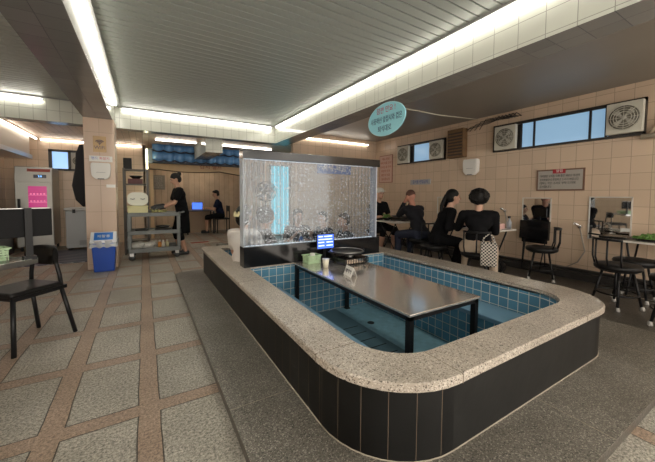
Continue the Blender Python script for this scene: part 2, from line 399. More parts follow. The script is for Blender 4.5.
# joints of the coping
for (x, y, dx, dy) in ((.715, 1.3, .24, .0), (.715, 2.75, .24, 0), (1.2, .82, 0, .22), (2.5, .82, 0, .22), (2.87, 1.5, .29, 0), (2.87, 2.6, .29, 0)):
    bm = bmesh.new(); bx(bm, x-.0015, x+dx+.0015, y-.0015, y+dy+.0015, .372, ZC+.0006)
    BP(obj('joint', bm, mat('coping_joint', (.2, .16, .12), .8)))
clad = tile('black_slate_cladding', 'uv', .122, 2, (.011, .011, .0105), (.17, .13, .09), .0014, (0, 1), .42, .5, .4, noise=.8, spec=.3)
bm = bmesh.new(); uvring(bm, wo, .05, .378); bm.faces.ensure_lookup_table()
for f in bm.faces:
    c_ = f.calc_center_median()
    if c_.y < .86 and f.calc_area() > .2: f.material_index = 1
BP(obj('cladding', bm, [clad, mat('black_slate_plain', (.012, .012, .0115), .42, var=.5, bscale=7, bump=.2, spec=.3)]))
btile = tile('blue_bath_tile', 'uv', .088, .088, (.105, .265, .385), (.60, .62, .57), .0035, (0, .006), .15, .12, .5)
bm = bmesh.new(); uvring(bm, wi, -.25, .385, True); BP(obj('inner_wall', bm, btile))
btileF = tile('blue_floor_tile', 'xy', .05, .05, (.24, .46, .56), (.3, .5, .58), .002, (20, 20), .3, .1, .3)
bm = bmesh.new(); bm.faces.new([bm.verts.new((*p, -.25)) for p in wi])
bx(bm, .8, 3.08, .92, 4.84, -.3, -.252)
BP(obj('basin_floor', bm, btileF))
bxz = tile('blue_bath_tile_xz', 'xz', .088, .088, (.105, .265, .385), (.60, .62, .57), .0035, (20+.02, 10.006), .15, .12, .5)
byz = tile('blue_bath_tile_yz', 'yz', .088, .088, (.105, .265, .385), (.60, .62, .57), .0035, (20, 10.006), .15, .12, .5)
bm = bmesh.new(); bx(bm, .955, 2.87, 3.25, 3.4, -.25, .40); BP(obj('partition_wall', bm, bxz))
BP(B('partition_ledge', gran, (.955, 2.87, 3.24, 3.41, .40, ZC)))
blueS = mat('blue_seat_board', (.16, .30, .42), .35, var=.06, bscale=5)
for (a, b_) in ((1.38, 3.24), (3.41, 4.6)):
    for (x0, x1, xs0, xs1) in ((2.56, 2.868, 2.53, 2.868), (.957, 1.28, .957, 1.31)):
        BP(B('bench_base', byz, (x0, x1, a+.03, b_, -.25, .12)))
        BP(B('bench_seat', blueS, (xs0, xs1, a, b_, .12, .16), bev=.006))
bm = bmesh.new(); bx(bm, 1.36, 2.06, 1.45, 3.22, -.25, -.235, bev=.005)
BP(obj('foot_board', bm, mat('blue_foot_board', (.10, .20, .25), .4, var=.1, bscale=4)))
bm = bmesh.new()
for k in range(8): bx(bm, 1.45, 2.0, 1.58+k*.155, 1.592+k*.155, -.24, -.2345)
BP(obj('slots', bm, mat('slot_dark', (.01, .015, .02), .6)))
bm = bmesh.new(); lathe(bm, [(0, -.25), (.04, -.25), (.04, -.246), (.028, -.245), (0, -.247)], (2.2, 2.69, 0), 20); BP(obj('drain', bm, mat('drain_dark', (.02, .02, .02), .3, .6)))
# plinth
plM = granite('grey_granite_plinth', (.165, .15, .125), (.035, .032, .028), (.44, .41, .35), 210, .34, .8)
pl = thing('stone_plinth', 'low grey granite step around the foot bath', 'step', (2, 2.9, 0))
po = rr(.37, 3.72, .49, 5.0, (.01, .01, .01, .12)); 
bm = bmesh.new(); uvring(bm, po, 0, .044); obj('riser', bm, DARKST, pl).location = (-2, -2.9, 0)  # riser coloured darker than the slab top
bm = bmesh.new(); uvring(bm, po, .044, .05); band(bm, po, wo, .05, False)
o = obj('slab', bm, plM, pl); o.location = (-2, -2.9, 0)
bm = bmesh.new(); J = .0502
for (x0, x1, y0, y1) in ((2.8, 2.804, .49, .95), (.37, .74, 1.62, 1.624), (.37, .74, 3.1, 3.104), (3.02, 3.72, 1.7, 1.704), (3.15, 3.154, .49, 1.0), (.37, 1.0, .985, .989), (1.9, 1.904, .49, .85)):
    bx(bm, x0, x1, y0, y1, .05, J)
tube(bm, [(*p, .052) for p in rr(.738, 3.137, .843, 4.907, (.435, .395, .1, .1), 10)[:]+[(.738, 1.28)]], .003, 5)
o = obj('joint', bm, mat('pale_joint', (.38, .33, .26), .8), pl); o.location = (-2, -2.9, 0)

# ---------------------------------------------------------------- bubble wall divider
dv = thing('bubble_wall', 'clear acrylic water bubble wall with black base and black top bar standing across the foot bath', 'divider', (1.8, 3.32, ZC))
def D(o): o.parent = dv; o.location = (-1.8, -3.32, -ZC); return o
DX0, DX1 = .905, 2.79
D(B('base', BLACKG, (DX0-.0, DX1, 3.25, 3.41, ZC, .636), bev=.004))
D(B('top_bar', BLACKG, (DX0, DX1, 3.26, 3.40, 1.595, 1.69), bev=.003))
acr = glass('clear_acrylic', (.97, .98, .99), .25, .04)
acr2 = glass('acrylic_edge', (.9, .93, .96), 0, .1, 1.5, .3)
D(B('front_panel', acr, (DX0+.01, DX1-.06, 3.275, 3.279, .636, 1.595)))
D(B('back_panel', acr, (DX0+.01, DX1-.06, 3.375, 3.379, .636, 1.595)))
D(B('end_post', acr2, (DX0, DX0+.012, 3.265, 3.395, .636, 1.595)))
D(B('end_post', mat('milky_end_strip', (.5, .52, .58), .3), (DX1-.06, DX1-.045, 3.265, 3.395, .636, 1.595)))
rib0 = None
nr = 34
ribm = glass('acrylic_rib', (.93, .95, .97), 0, .12, 1.2, .05)
for k in range(nr):
    x = DX0+.03+(DX1-.06-DX0-.04)*k/(nr-1)
    if rib0 is None:
        rib0 = D(B('rib', ribm, (-.0015, .0015, 3.28, 3.374, .64, 1.59))); rib = rib0
    else: rib = rib0.copy(); C.objects.link(rib)
    rib.location.x = x-1.8
bm = bmesh.new()
for k in range(1700):
    ch = random.randrange(nr-1); w = (DX1-.06-DX0-.04)/(nr-1)
    x = DX0+.03+(ch+random.uniform(.15, .85))*w; z = .65+(1.58-.65)*random.random()**1.15
    r = random.choice((.004, .0045, .005, .006, .008))
    ell(bm, (x, random.uniform(3.29, 3.365), z), r*1.1, r, r, 6)
D(tag(obj('bubbles', bm, mat('silvery_bubble', (.95, .97, 1), .25, .3)), None, kind='stuff'))
bm = bmesh.new()
for k in range(26):
    x = random.uniform(DX0+.05, DX1-.1); z = random.uniform(.7, 1.58)
    ell(bm, (x, random.uniform(3.29, 3.365), z), .008, .006, .008, 8)
D(tag(obj('floating_beads', bm, mat('dark_bead', (.02, .03, .08), .3)), None, kind='stuff'))
bm = bmesh.new(); bx(bm, DX0+.03, DX1-.08, 3.318, 3.33, .637, .642); D(obj('base_light', bm, mat('cool_led', (1, 1, 1), emit=(.55, .75, 1), estr=.3)))
bm = bmesh.new(); bx(bm, DX0+.03, DX1-.08, 3.318, 3.33, 1.59, 1.594); D(obj('top_light', bm, MATS['cool_led']))

# ---------------------------------------------------------------- table in the bath and what stands on it
tt = thing('dining_table', 'long stainless steel table with black legs standing in the near half of the foot bath', 'table', (1.865, 2.32, -.25))
def tabletop(parent, w, l, z, th=.03, m=None, edge=None):
    bm = bmesh.new(); bx(bm, -w/2, w/2, -l/2, l/2, z-th, z, bev=.003); obj('tabletop', bm, m or STEEL, parent)
topm = mat('brushed_steel_top', (.68, .63, .58), .13, .75, bump=.015, bscale=4)
tabletop(tt, .77, 1.82, .67, .018, topm)
B('apron', BLACK, (-.375, .375, -.9, -.86, .62, .652), (-.375, .375, .86, .9, .62, .652), (-.375, -.335, -.9, .9, .62, .652), (.335, .375, -.9, .9, .62, .652), parent=tt)
for sx in (-1, 1):
    for sy in (-1, 1):
        B('leg', BLACK, (sx*.355-.02, sx*.355+.02, sy*.88-.02, sy*.88+.02, 0, .65), (sx*.355-.03, sx*.355+.03, sy*.88-.03, sy*.88+.03, 0, .012), parent=tt)
TZ = .42
# order tablet
t = thing('order_tablet', 'small tablet with lit blue menu screen on the steel table against the bubble wall', 'tablet', (1.87, 3.18, TZ))
B('stand', BLACK, (-.05, .05, -.03, .04, 0, .012), (-.015, .015, -.005, .012, .01, .15), parent=t)
B('screen_body', BLACKG, (-.125, .125, -.02, -.008, .135, .325), bev=.003, parent=t)
B('screen', mat('blue_screen', (.02, .05, .2), .2, emit=(.08, .2, 1), estr=.9), (-.112, .112, -.022, -.02, .147, .313), parent=t)
wt = mat('screen_white', (.8, .85, 1), emit=(.5, .65, 1), estr=.9)
B('screen_bars', wt, *[(x, x+w, -.0235, -.022, z, z+.012) for x, w, z in ((-.1, .06, .285), (-.02, .11, .285), (-.1, .19, .25), (-.1, .08, .215), (.01, .09, .215), (-.1, .08, .175), (.01, .09, .175))], parent=t)
# green basket
GREEN = mat('pale_green_plastic', (.45, .62, .38), .4)
def basket(label, loc, rz, group=None, content=True, s=1):
    t = thing('plastic_basket', label, 'basket', loc, rz, group)
    bm = bmesh.new()
    for (hw, hl, z) in ((.075, .055, .0), ):
        bx(bm, -hw*s, hw*s, -hl*s, hl*s, 0, .006)
    for k in range(5):
        z = .006+.018*k; g = 1+.05*k
        for (a, b_, c, d) in ((-.075, .075, -.055, -.052), (-.075, .075, .052, .055), (-.075, -.072, -.055, .055), (.072, .075, -.055, .055)):
            bx(bm, a*g*s, b_*g*s, c*g*s, d*g*s, z, z+.012)
    for k in range(9):
        x = -.075+.15*k/8
        for sy in (-1, 1): bx(bm, x*1.1*s-.003, x*1.1*s+.003, sy*.0565*s-.002, sy*.0565*s+.002, 0, .085)
    bx(bm, -.098*s, .098*s, -.072*s, -.064*s, .085, .093); bx(bm, -.098*s, .098*s, .064*s, .072*s, .085, .093)
    bx(bm, -.098*s, -.09*s, -.072*s, .072*s, .085, .093); bx(bm, .09*s, .098*s, -.072*s, .072*s, .085, .093)
    obj('basket_body', bm, GREEN, t)
    return t
basket('pale green plastic basket on the steel table by the bubble wall', (1.665, 3.13, TZ), .1)
o = L_('tissue_roll', mat('tissue', (.8, .82, .74), .8), [(0, 0), (.03, 0), (.03, .1), (.012, .1), (.012, .06), (0, .06)], loc=(1.68, 3.14, TZ+.007)); tag(o, 'white tissue roll standing in the green basket by the bubble wall', 'tissue roll')
# paper cup
t = thing('paper_cup', 'pale paper cup on the steel table in front of the green basket', 'cup', (1.69, 2.85, TZ))
L_('cup_body', mat('paper_cup', (.75, .72, .58), .6), [(0, .002), (.026, 0), (.038, .09), (.036, .09), (.025, .006), (0, .006)], parent=t, seg=20)
bm = bmesh.new(); lathe(bm, [(.037, .088), (.0395, .088), (.0395, .093), (.037, .093)], seg=20); obj('rim', bm, WHITE, t)
# stove
t = thing('gas_stove', 'black portable gas stove on the steel table under the grill pan', 'stove', (2.06, 2.93, TZ), .05)
B('body', BLACKG, (-.17, .17, -.15, .12, .012, .075), bev=.008, parent=t)
B('foot', BLACK, *[(sx*.14-.015, sx*.14+.015, sy*.11-.015, sy*.11+.015, 0, .014) for sx in (-1, 1) for sy in (-1, 1)], parent=t)
bm = bmesh.new()
for k in range(13): bx(bm, -.15+k*.024, -.141+k*.024, -.153, -.149, .02, .066)
obj('grille', bm, CHROME, t)
L_('burner', STEEL, [(0, .075), (.05, .075), (.045, .088), (0, .09)], parent=t, seg=20)
bm = bmesh.new()
for k in range(4):
    a = k*math.pi/2+.4; tube(bm, [(.03*math.cos(a), .03*math.sin(a), .09), (.12*math.cos(a), .12*math.sin(a), .095)], .005, 6)
obj('pan_support', bm, BLACK, t)
bm = bmesh.new(); lathe(bm, [(0, 0), (.018, 0), (.02, .02), (0, .02)], seg=16); xf(bm, Matrix.Translation((.1, -.15, .045)) @ Matrix.Rotation(R(90), 4, 'X')); obj('knob', bm, BLACK, t)
t = thing('grill_pan', 'large round black grill pan resting on the portable stove', 'pan', (2.05, 2.97, TZ+.1))
L_('pan_body', mat('cast_iron', (.03, .03, .03), .3, .3, bump=.2, bscale=80), [(0, .004), (.12, 0), (.18, .012), (.205, .03), (.2, .033), (.175, .02), (0, .014)], parent=t, seg=40)
bm = bmesh.new()
for s in (-1, 1):
    tube(bm, [(s*.2, -.04, .03), (s*.235, -.03, .034), (s*.24, 0, .035), (s*.235, .03, .034), (s*.2, .04, .03)], .006, 8)
obj('handle', bm, BLACK, t)
bm = bmesh.new()
tube(bm, [(.19*math.cos(a*math.pi/16), .19*math.sin(a*math.pi/16), .036) for a in range(33)], .004, 6); obj('rim', bm, STEEL, t)
# tent sign
t = thing('reserved_sign', 'folded white tent card with Korean lettering on the steel table', 'sign', (1.72, 2.43, TZ), R(-8))
bm = bmesh.new(); poly(bm, [(-.035, -.08, 0), (-.032, -.08, 0), (.0, -.08, .082), (.032, -.08, 0), (.035, -.08, 0), (0, -.08, .09)], (0, .16, 0)); obj('card', bm, mat('card_white', (.8, .78, .74), .5), t)
text('lettering', '예약석', .045, mat('sign_ink', (.06, .05, .08), .6), frame_m((-.0205, 0, .042), (0, -1, 0), (.035, 0, .085)), t)

# ---------------------------------------------------------------- oval hanging sign
t = thing('hanging_sign', 'light blue oval hanging sign with Korean lettering below the right beam', 'sign', (2.56, 2.9, 2.14))
bm = bmesh.new()
pts = [(0, .335*math.cos(2*math.pi*k/48), .2*math.sin(2*math.pi*k/48)) for k in range(48)]
poly(bm, pts, (.008, 0, 0)); obj('board', bm, mat('aqua_board', (.28, .64, .72), .35), t)
bm = bmesh.new(); tube(bm, [(-.002, p[1]*.985, p[2]*.985) for p in pts+[pts[0]]], .004, 5); obj('border', bm, mat('aqua_rim', (.4, .72, .8), .4), t)
ink = mat('navy_ink', (.02, .03, .12), .5); red = mat('red_ink', (.45, .03, .12), .5)
text('heading', '잠깐 만요 !', .085, red, fX(-.002, 0, .115), t, sx=.9)
text('lettering', '사용하신 앞접시와 컵은', .085, ink, fX(-.002, 0, .0), t, sx=.68)
text('lettering', '퇴식대로', .085, ink, fX(-.002, .02, -.11), t, sx=.8)
for yy in (-.15, .15):
    T('cord', mat('cord_grey', (.3, .3, .3), .5), [(.004, yy, .175), (.004, yy, .635)], .0015, t, 5)

# ---------------------------------------------------------------- right wall fixtures
skyw = mat('bluish_window_pane', (.2, .32, .42), .15, emit=(.30, .5, .72), estr=.42)
frm = mat('black_window_frame', (.025, .022, .02), .4)
def window_right(n, y0, y1, z0, z1, pane, mull):
    e = struct(thing('window_%d' % n, None, None, (5.5, (y0+y1)/2, z0)))
    ym = (y0+y1)/2
    B('window_frame', frm, (-.05, .0, y0-ym, y1-ym, 0, .03), (-.05, .0, y0-ym, y1-ym, z1-z0-.045, z1-z0), (-.05, 0, y0-ym, y0-ym+.03, 0, z1-z0), (-.05, 0, y1-ym-.03, y1-ym, 0, z1-z0), parent=e)
    B('pane', skyw, (-.02, -.012, pane[0]-ym, pane[1]-ym, .03, z1-z0-.045), parent=e)
    B('back_board', frm, (-.011, -.001, y0-ym, y1-ym, 0, z1-z0), parent=e)
    B('sash', frm, *[(-.04, -.018, m_-ym-.014, m_-ym+.014, .03, z1-z0-.045) for m_ in mull], parent=e)
    return e
window_right(1, 4.32, 5.72, 1.98, 2.44, (4.68, 5.2), (4.68, 5.2))
window_right(2, 1.30, 3.27, 2.0, 2.47, (1.67, 2.82), (1.69, 1.87, 2.6, 2.8))
fanM = mat('fan_beige', (.55, .53, .45), .5); fand = mat('fan_dark', (.16, .15, .12), .5)
def wallfan(label, y, z, s):
    e = thing('ventilation_fan', label, 'fan', (5.42, y, z), 0)
    B('housing', fanM, (-.04, .03, -s/2, s/2, -s*.56, s*.56), bev=.006, parent=e)
    bm = bmesh.new()
    for r in (.08, .11, .14, .165):
        r *= s/.38
        tube(bm, [(-.052, r*math.cos(a*math.pi/14), r*math.sin(a*math.pi/14)) for a in range(29)], .004, 5)
    for k in range(8):
        a = k*math.pi/4; tube(bm, [(-.054, .02*math.cos(a), .02*math.sin(a)), (-.052, .165*s/.38*math.cos(a), .165*s/.38*math.sin(a))], .003, 5)
    obj('grille', bm, fanM, e)
    bm = bmesh.new(); lathe(bm, [(0, 0), (.168*s/.38, 0), (.168*s/.38, .004), (0, .004)], seg=32); xf(bm, Matrix.Translation((-.042, 0, 0)) @ Matrix.Rotation(R(-90), 4, 'Y')); obj('fan_opening', bm, fand, e)
    bm = bmesh.new()
    for k in range(4):
        a = k*math.pi/2+.5
        poly(bm, [(-.047, .02*math.cos(a-.4), .02*math.sin(a-.4)), (-.047, .14*s/.38*math.cos(a), .14*s/.38*math.sin(a)), (-.047, .13*s/.38*math.cos(a+.6), .13*s/.38*math.sin(a+.6)), (-.047, .02*math.cos(a+.4), .02*math.sin(a+.4))], (.002, 0, 0))
    ell(bm, (-.05, 0, 0), .012, .03, .03, 12); obj('blade', bm, mat('blade_grey', (.4, .39, .34), .5), e)
    return e
wallfan('square beige fan at the left end of the small high window on the right wall', 5.47, 2.2, .36)
wallfan('square beige fan at the right end of the small high window on the right wall', 4.5, 2.2, .34)
wallfan('square beige fan at the left end of the long high window on the right wall', 3.03, 2.225, .36)
wallfan('big beige fan at the right end of the long high window on the right wall', 1.49, 2.24, .36)
t = thing('vent_box', 'brown rusty metal vent box high on the right wall between the two windows', 'vent', (5.42, 4.0, 1.98))
rust = mat('rusty_brown', (.16, .09, .04), .7, var=.5, bscale=14)
B('box', rust, (-.06, .07, -.18, .18, 0, .56), parent=t)
B('slat', mat('rust_dark', (.06, .04, .03), .7), *[(-.068, -.06, -.16, .16, .04+.06*k, .07+.06*k) for k in range(8)], parent=t)
bm = bmesh.new(); random.seed(3)
for k in range(5):
    y0 = 3.95-.1*k; tube(bm, [(5.46, y0, 2.46), (5.42, y0-.15, 2.5+.03*k), (5.44, 3.35, 2.54+.02*k), (5.46, 3.2-.08*k, 2.58), (5.46, 3.0-.05*k, 2.56)], .006, 5)
for k in range(6):
    y0 = 3.3-.06*k; tube(bm, [(5.45, y0, 2.62), (5.42, y0-.07, 2.56), (5.45, y0-.12, 2.63), (5.44, y0-.2, 2.56)], .008, 5)
tag(obj('wire_bundle', bm, mat('wire_dark', (.05, .04, .035), .6)), 'tangled dark wires under the soffit between the vent box and the long window', 'wires')
o = T('conduit_pipe', mat('soffit_pipe', (.6, .56, .46), .4), [(3.5, 3.83, 2.672), (4.6, 3.8, 2.672), (5.42, 3.6, 2.66)], .009, seg=8); tag(o, 'thin pale pipe running across the beige soffit', 'pipe')
# pipe at right edge
o = T('drain_pipe', mat('pale_pipe', (.55, .48, .38), .5), [(5.44, 1.33, 1.97), (5.44, 1.0, 1.97), (5.44, .2, 1.97)], .035); tag(o, 'pale thick pipe on the right wall at the photo edge', 'pipe')
bm = bmesh.new(); tube(bm, [(5.43, 1.25, 2.0), (5.42, 1.18, 2.1), (5.44, 1.1, 2.2), (5.46, 1.02, 2.3)], .02, 6); tube(bm, [(5.43, 1.2, 2.0), (5.42, 1.1, 2.12), (5.44, 1.0, 2.22)], .016, 6)
tag(obj('flexible_hose', bm, mat('tan_hose', (.5, .4, .28), .6)), 'tan hoses rising from the thick wall pipe beside the big fan', 'hose')
# soap/tissue dispenser on the wall
def dispenser(label, loc, rz, s=1):
    e = thing('tissue_dispenser', label, 'dispenser', loc, rz)
    bm = bmesh.new()
    poly(bm, [(-.14*s, 0, .3*s), (-.15*s, 0, .24*s), (-.14*s, 0, .06*s), (-.08*s, 0, 0), (.08*s, 0, 0), (.14*s, 0, .06*s), (.15*s, 0, .24*s), (.14*s, 0, .3*s)], (0, -.11*s, 0))
    bmesh.ops.bevel(bm, geom=bm.edges[:], offset=.01, segments=2, affect='EDGES')
    obj('cover', bm, WHITE, e)
    B('slot', mat('slot_grey', (.2, .2, .2), .5), (-.05*s, .05*s, -.112*s, -.05*s, -.004, .012), parent=e)
    B('window', mat('smoke_window', (.25, .26, .28), .2), (-.07*s, .07*s, -.113*s, -.11*s, .12*s, .125*s), parent=e)
    return e
dispenser('white round tissue dispenser on the right wall left of the long high window', (5.5, 3.69, 1.62), R(-90), 1.0)
# framed notice
t = thing('notice_board', 'framed grey notice with a red heading on the right wall between the mirrors', 'notice', (5.5, 2.225, 1.3))
B('frame', mat('brown_frame', (.16, .08, .05), .5), (-.02, 0, -.315, .315, 0, .33), parent=t)
B('sheet', mat('notice_grey', (.38, .35, .31), .5), (-.022, -.018, -.295, .295, .02, .31), parent=t)
B('heading_plate', mat('dark_red_plate', (.35, .02, .03), .5), (-.024, -.02, -.08, .09, .265, .33), parent=t)
text('heading', '알림', .05, mat('notice_white', (.8, .75, .7), .5), fX(-.0245, .0, .3), t)
ln = ['어려웠던 고객을 위해 좋은 재료로 정성껏', '준비하였으니 안심하고 드시기 바랍니다', '대화는 작은 소리로 부탁 드리며', '감사합니다']
for k, s_ in enumerate(ln):
    text('lettering', s_, .046, mat('notice_ink', (.03, .03, .04), .6), fX(-.0225, .27, .225-.055*k), t, align='LEFT', sx=.68 if k < 2 else .8)
# price plate and poster
t = thing('lettered_plate', 'small blue-lettered strip sign on the right wall near the far corner', 'sign', (5.5, 5.0, 1.47))
B('plate', mat('plate_grey', (.4, .4, .42), .4), (-.012, 0, -.3, .3, 0, .12), parent=t)
text('lettering', '음식물 반입금지', .085, mat('blue_ink', (.04, .06, .3), .5), fX(-.0135, 0, .06), t, sx=.8)
t = thing('poster', 'pink framed poster with lines of text at the far end of the right wall', 'poster', (5.5, 6.18, 1.55))
B('frame', mat('poster_frame', (.3, .12, .1), .5), (-.015, 0, -.25, .25, 0, .72), parent=t)
B('sheet', mat('poster_pink', (.6, .4, .32), .5), (-.018, -.014, -.235, .235, .015, .705), parent=t)
for k in range(6): text('lettering', ['메뉴 안내', '족욕 이용 안내', '뜨거운 물 주의', '어린이 주의', '깨끗이 이용', '감사합니다'][k], .07, mat('poster_ink', (.35, .06, .05), .6), fX(-.0185, 0, .62-.105*k), t)
# mirrors
mirM = mat('mirror_glass', (.75, .78, .8), .03, 1)
def mirror(label, y0, y1, z0, z1):
    e = thing('hanging_mirror', label, 'mirror', (5.5, (y0+y1)/2, z0)); w = (y1-y0)/2; h = z1-z0
    B('glass', mirM, (-.012, -.001, -w+.012, w-.012, .012, h-.012), parent=e)
    B('frame', mat('pale_frame', (.6, .58, .54), .35, .3), (-.018, 0, -w, w, 0, .014), (-.018, 0, -w, w, h-.014, h), (-.018, 0, -w, -w+.014, 0, h), (-.018, 0, w-.014, w, 0, h), parent=e)
mirror('smaller wall mirror under the framed notice, above the first empty stool', 2.32, 2.75, .72, 1.19)
mirror('larger wall mirror at the right end of the wall above the paired stools', 1.385, 1.845, .6, 1.21)
mirror('small wall mirror behind the seated person with the ponytail', 4.2, 4.5, .82, 1.19)
# standing grill board below the mirror
t = thing('folded_table', 'black folded tray table leaning on the right wall below the smaller mirror', 'folded table', (5.35, 2.5, .04))
bm = bmesh.new()
bx(bm, -.02, .02, -.22, .22, .48, .78, bev=.01); bx(bm, .03, .05, -.18, .2, .42, .66, bev=.01)
xf(bm, Matrix.Rotation(R(3), 4, 'Y')); obj('tray', bm, BLACKG, t)
bm = bmesh.new()
for s in (-1, 1): tube(bm, [(.04, s*.17, .0), (.06, s*.14, .5)], .01, 6); tube(bm, [(-.05, s*.13, .0), (.05, s*.16, .5)], .01, 6)
obj('leg', bm, BLACK, t)
# wall shower hoses
def hose(label, y, z, pts):
    e = thing('shower_hose', label, 'hose', (5.47, y, z))
    B('bracket', CHROME, (-.02, .03, -.02, .02, -.02, .02), parent=e)
    bm = bmesh.new(); tube(bm, [(-.02, 0, 0), (-.05, .01, .03), (-.09, .04, .05)], .013, 8, rads=[.012, .014, .02]); obj('nozzle', bm, CHROME, e)
    bm = bmesh.new(); tube(bm, pts, .009, 8); obj('hose', bm, mat('grey_hose', (.3, .27, .23), .35, .3), e)
hose('shower hose on the right wall between the stool and the larger mirror', 1.93, .77, [(-.02, 0, 0), (-.03, -.03, -.12), (-.03, -.08, -.35), (-.03, .0, -.52), (-.02, .14, -.62), (-.02, .42, -.64)])
hose('shower hose hanging down the wall left of the smaller mirror', 3.02, .95, [(-.02, 0, 0), (-.03, -.04, -.12), (-.03, -.05, -.4), (-.03, .03, -.6), (-.03, .2, -.72), (-.02, .3, -.78)])

# ---------------------------------------------------------------- stools
def stool(label, x, y, face, back=True, group=None):
    e = thing('bar_stool', label, 'stool', (x, y, 0), face, group)
    L_('seat', BLACKP, [(0, .415), (.185, .415), (.2, .43), (.203, .455), (.19, .474), (.12, .482), (0, .484)], parent=e, seg=36)
    L_('seat_plate', BLACK, [(0, .4), (.16, .4), (.16, .416), (0, .416)], parent=e)
    for k in range(4):
        a = R(45+90*k); c, s = math.cos(a), math.sin(a)
        g = T('leg', BLACK, [(.12*c, .12*s, .41), (.205*c, .205*s, .02)], .0125, e, 8)
        bm = bmesh.new(); lathe(bm, [(0, 0), (.02, 0), (.022, .02), (.015, .045), (0, .045)], (.207*c, .207*s, 0), 12); obj('foot_cap', bm, RUB, g)
    bm = bmesh.new(); tube(bm, [(.178*math.cos(k*math.pi/16), .178*math.sin(k*math.pi/16), .16) for k in range(33)], .009, 6); obj('footrest_ring', bm, BLACK, e)
    if back:
        arc = [(-.2*math.cos(R(t))-.02, .2*math.sin(R(t)), .75) for t in range(-52, 53, 8)]
        T('back_rail', BLACK, arc, .013, e, 8)
        for t in ((-50, -18, 18, 50) if back is True else (-50, 0, 50)):
            T('back_bar', BLACK, [(-.185*math.cos(R(t)), .185*math.sin(R(t)), .44), (-.205*math.cos(R(t))-.015, .2*math.sin(R(t)), .55), (-.2*math.cos(R(t))-.02, .2*math.sin(R(t)), .75)], .009, e, 8)
    return e
stool('empty black round stool with low bar back under the smaller mirror', 4.97, 2.2, R(115))
stool('empty black round stool with bar back standing nearest the rim corner of the bath', 4.43, 1.21, R(-25))
stool('backless black round stool tucked behind the stool at the bath corner', 4.95, 1.2, 0, back=False)
stool('black stool cut off by the right edge of the photo', 4.19, .71, R(180), back=False)
# round folding table right edge
def xtable(label, x, y, rz, w, l, z=.72, m=None, group=None):
    e = thing('folding_table', label, 'table', (x, y, 0), rz, group)
    bm = bmesh.new(); bx(bm, -w/2, w/2, -l/2, l/2, z-.022, z, bev=.008); obj('tabletop', bm, m or mat('pale_tabletop', (.62, .58, .52), .3), e)
    for sy in (-1, 1):
        y0 = sy*(l/2-.1)
        T('leg', BLACK, [(-w/2+.05, y0, .0), (w/2-.08, y0, z-.025)], .011, e, 8); T('leg', BLACK, [(w/2-.05, y0+.025, .0), (-w/2+.08, y0+.025, z-.025)], .011, e, 8)
    for sx in (-1, 1): T('crossbar', CHROME, [(sx*(w/2-.05), -l/2+.08, .012), (sx*(w/2-.05), l/2-.08, .012)], .009, e, 8)
    return e
xtable('pale folding table at the right edge of the photo holding a grill and greens', 5.2, .98, 0, .5, .8, .68)
t = thing('grill_tray', 'black grill tray at the end of the pale table near the larger mirror', 'grill', (5.2, 1.44, .68), R(0))
B('tray', BLACKG, (-.16, .16, -.12, .14, .0, .03), bev=.01, parent=t)
bm = bmesh.new(); tube(bm, [(0, .14, .02), (0, .3, .03)], .01, 8); obj('handle', bm, BLACK, t)
t = thing('salad_platter', 'dark platter heaped with green leaves on the pale table at the right edge', 'salad', (5.17, 1.12, .681))
L_('platter', BLACKG, [(0, .0), (.13, 0), (.19, .03), (.186, .034), (.12, .01), (0, .01)], parent=t)
bm = bmesh.new(); random.seed(11)
for k in range(60):
    a = random.uniform(0, 6.28); r = .14*math.sqrt(random.random())
    ell(bm, (r*math.cos(a), r*math.sin(a), .03+random.uniform(0, .06)*(1-r/.16)), .04, .025, .006, 8, Euler((random.uniform(-1, 1), random.uniform(-1, 1), a)).to_matrix().to_4x4())
obj('greens', bm, mat('leaf_green', (.12, .25, .05), .5, var=.5, bscale=30), t)
basket('pale green basket at the far right edge on the pale table', (5.15, .82, .681), 0)
# table at the pair of diners
xtable('folding table in front of the two seated diners by the right wall', 4.46, 3.0, 0, .6, 1.1, .72)
t = thing('tissue_box', 'pink and white tissue box on the near end of the diners table', 'tissue box', (4.58, 2.62, .72), .2)
B('carton', mat('pink_carton', (.72, .45, .4), .5), (-.1, .1, -.055, .055, 0, .075), bev=.004, parent=t)
bm = bmesh.new(); ell(bm, (0, 0, .085), .05, .012, .03, 10); obj('tissue', bm, MATS['tissue'], t)
t = thing('spray_bottle', 'dark spray bottle on the corner of the diners table', 'bottle', (4.70, 2.53, .72))
L_('bottle_body', mat('bottle_grey', (.25, .27, .3), .3), [(0, 0), (.03, 0), (.032, .1), (.012, .14), (.012, .16), (0, .16)], parent=t, seg=16)
B('nozzle', BLACK, (-.03, .015, -.01, .01, .16, .19), parent=t)
def tablet(label, loc, rz):
    t = thing('order_tablet', label, 'tablet', loc, rz)
    B('stand', BLACK, (-.05, .05, -.03, .05, 0, .01), (-.012, .012, 0, .012, .01, .12), parent=t)
    B('screen_body', BLACKG, (-.12, .12, -.014, -.002, .1, .27), bev=.003, parent=t)
    B('screen', MATS['blue_screen'], (-.108, .108, -.016, -.014, .11, .26), parent=t)
    B('screen_bars', wt, (-.09, .09, -.0172, -.016, .23, .24), (-.09, 0, -.0172, -.016, .19, .2), parent=t)
tablet('small lit blue tablet on the table in front of the curly-haired diner', (4.62, 2.86, .72), R(-75))
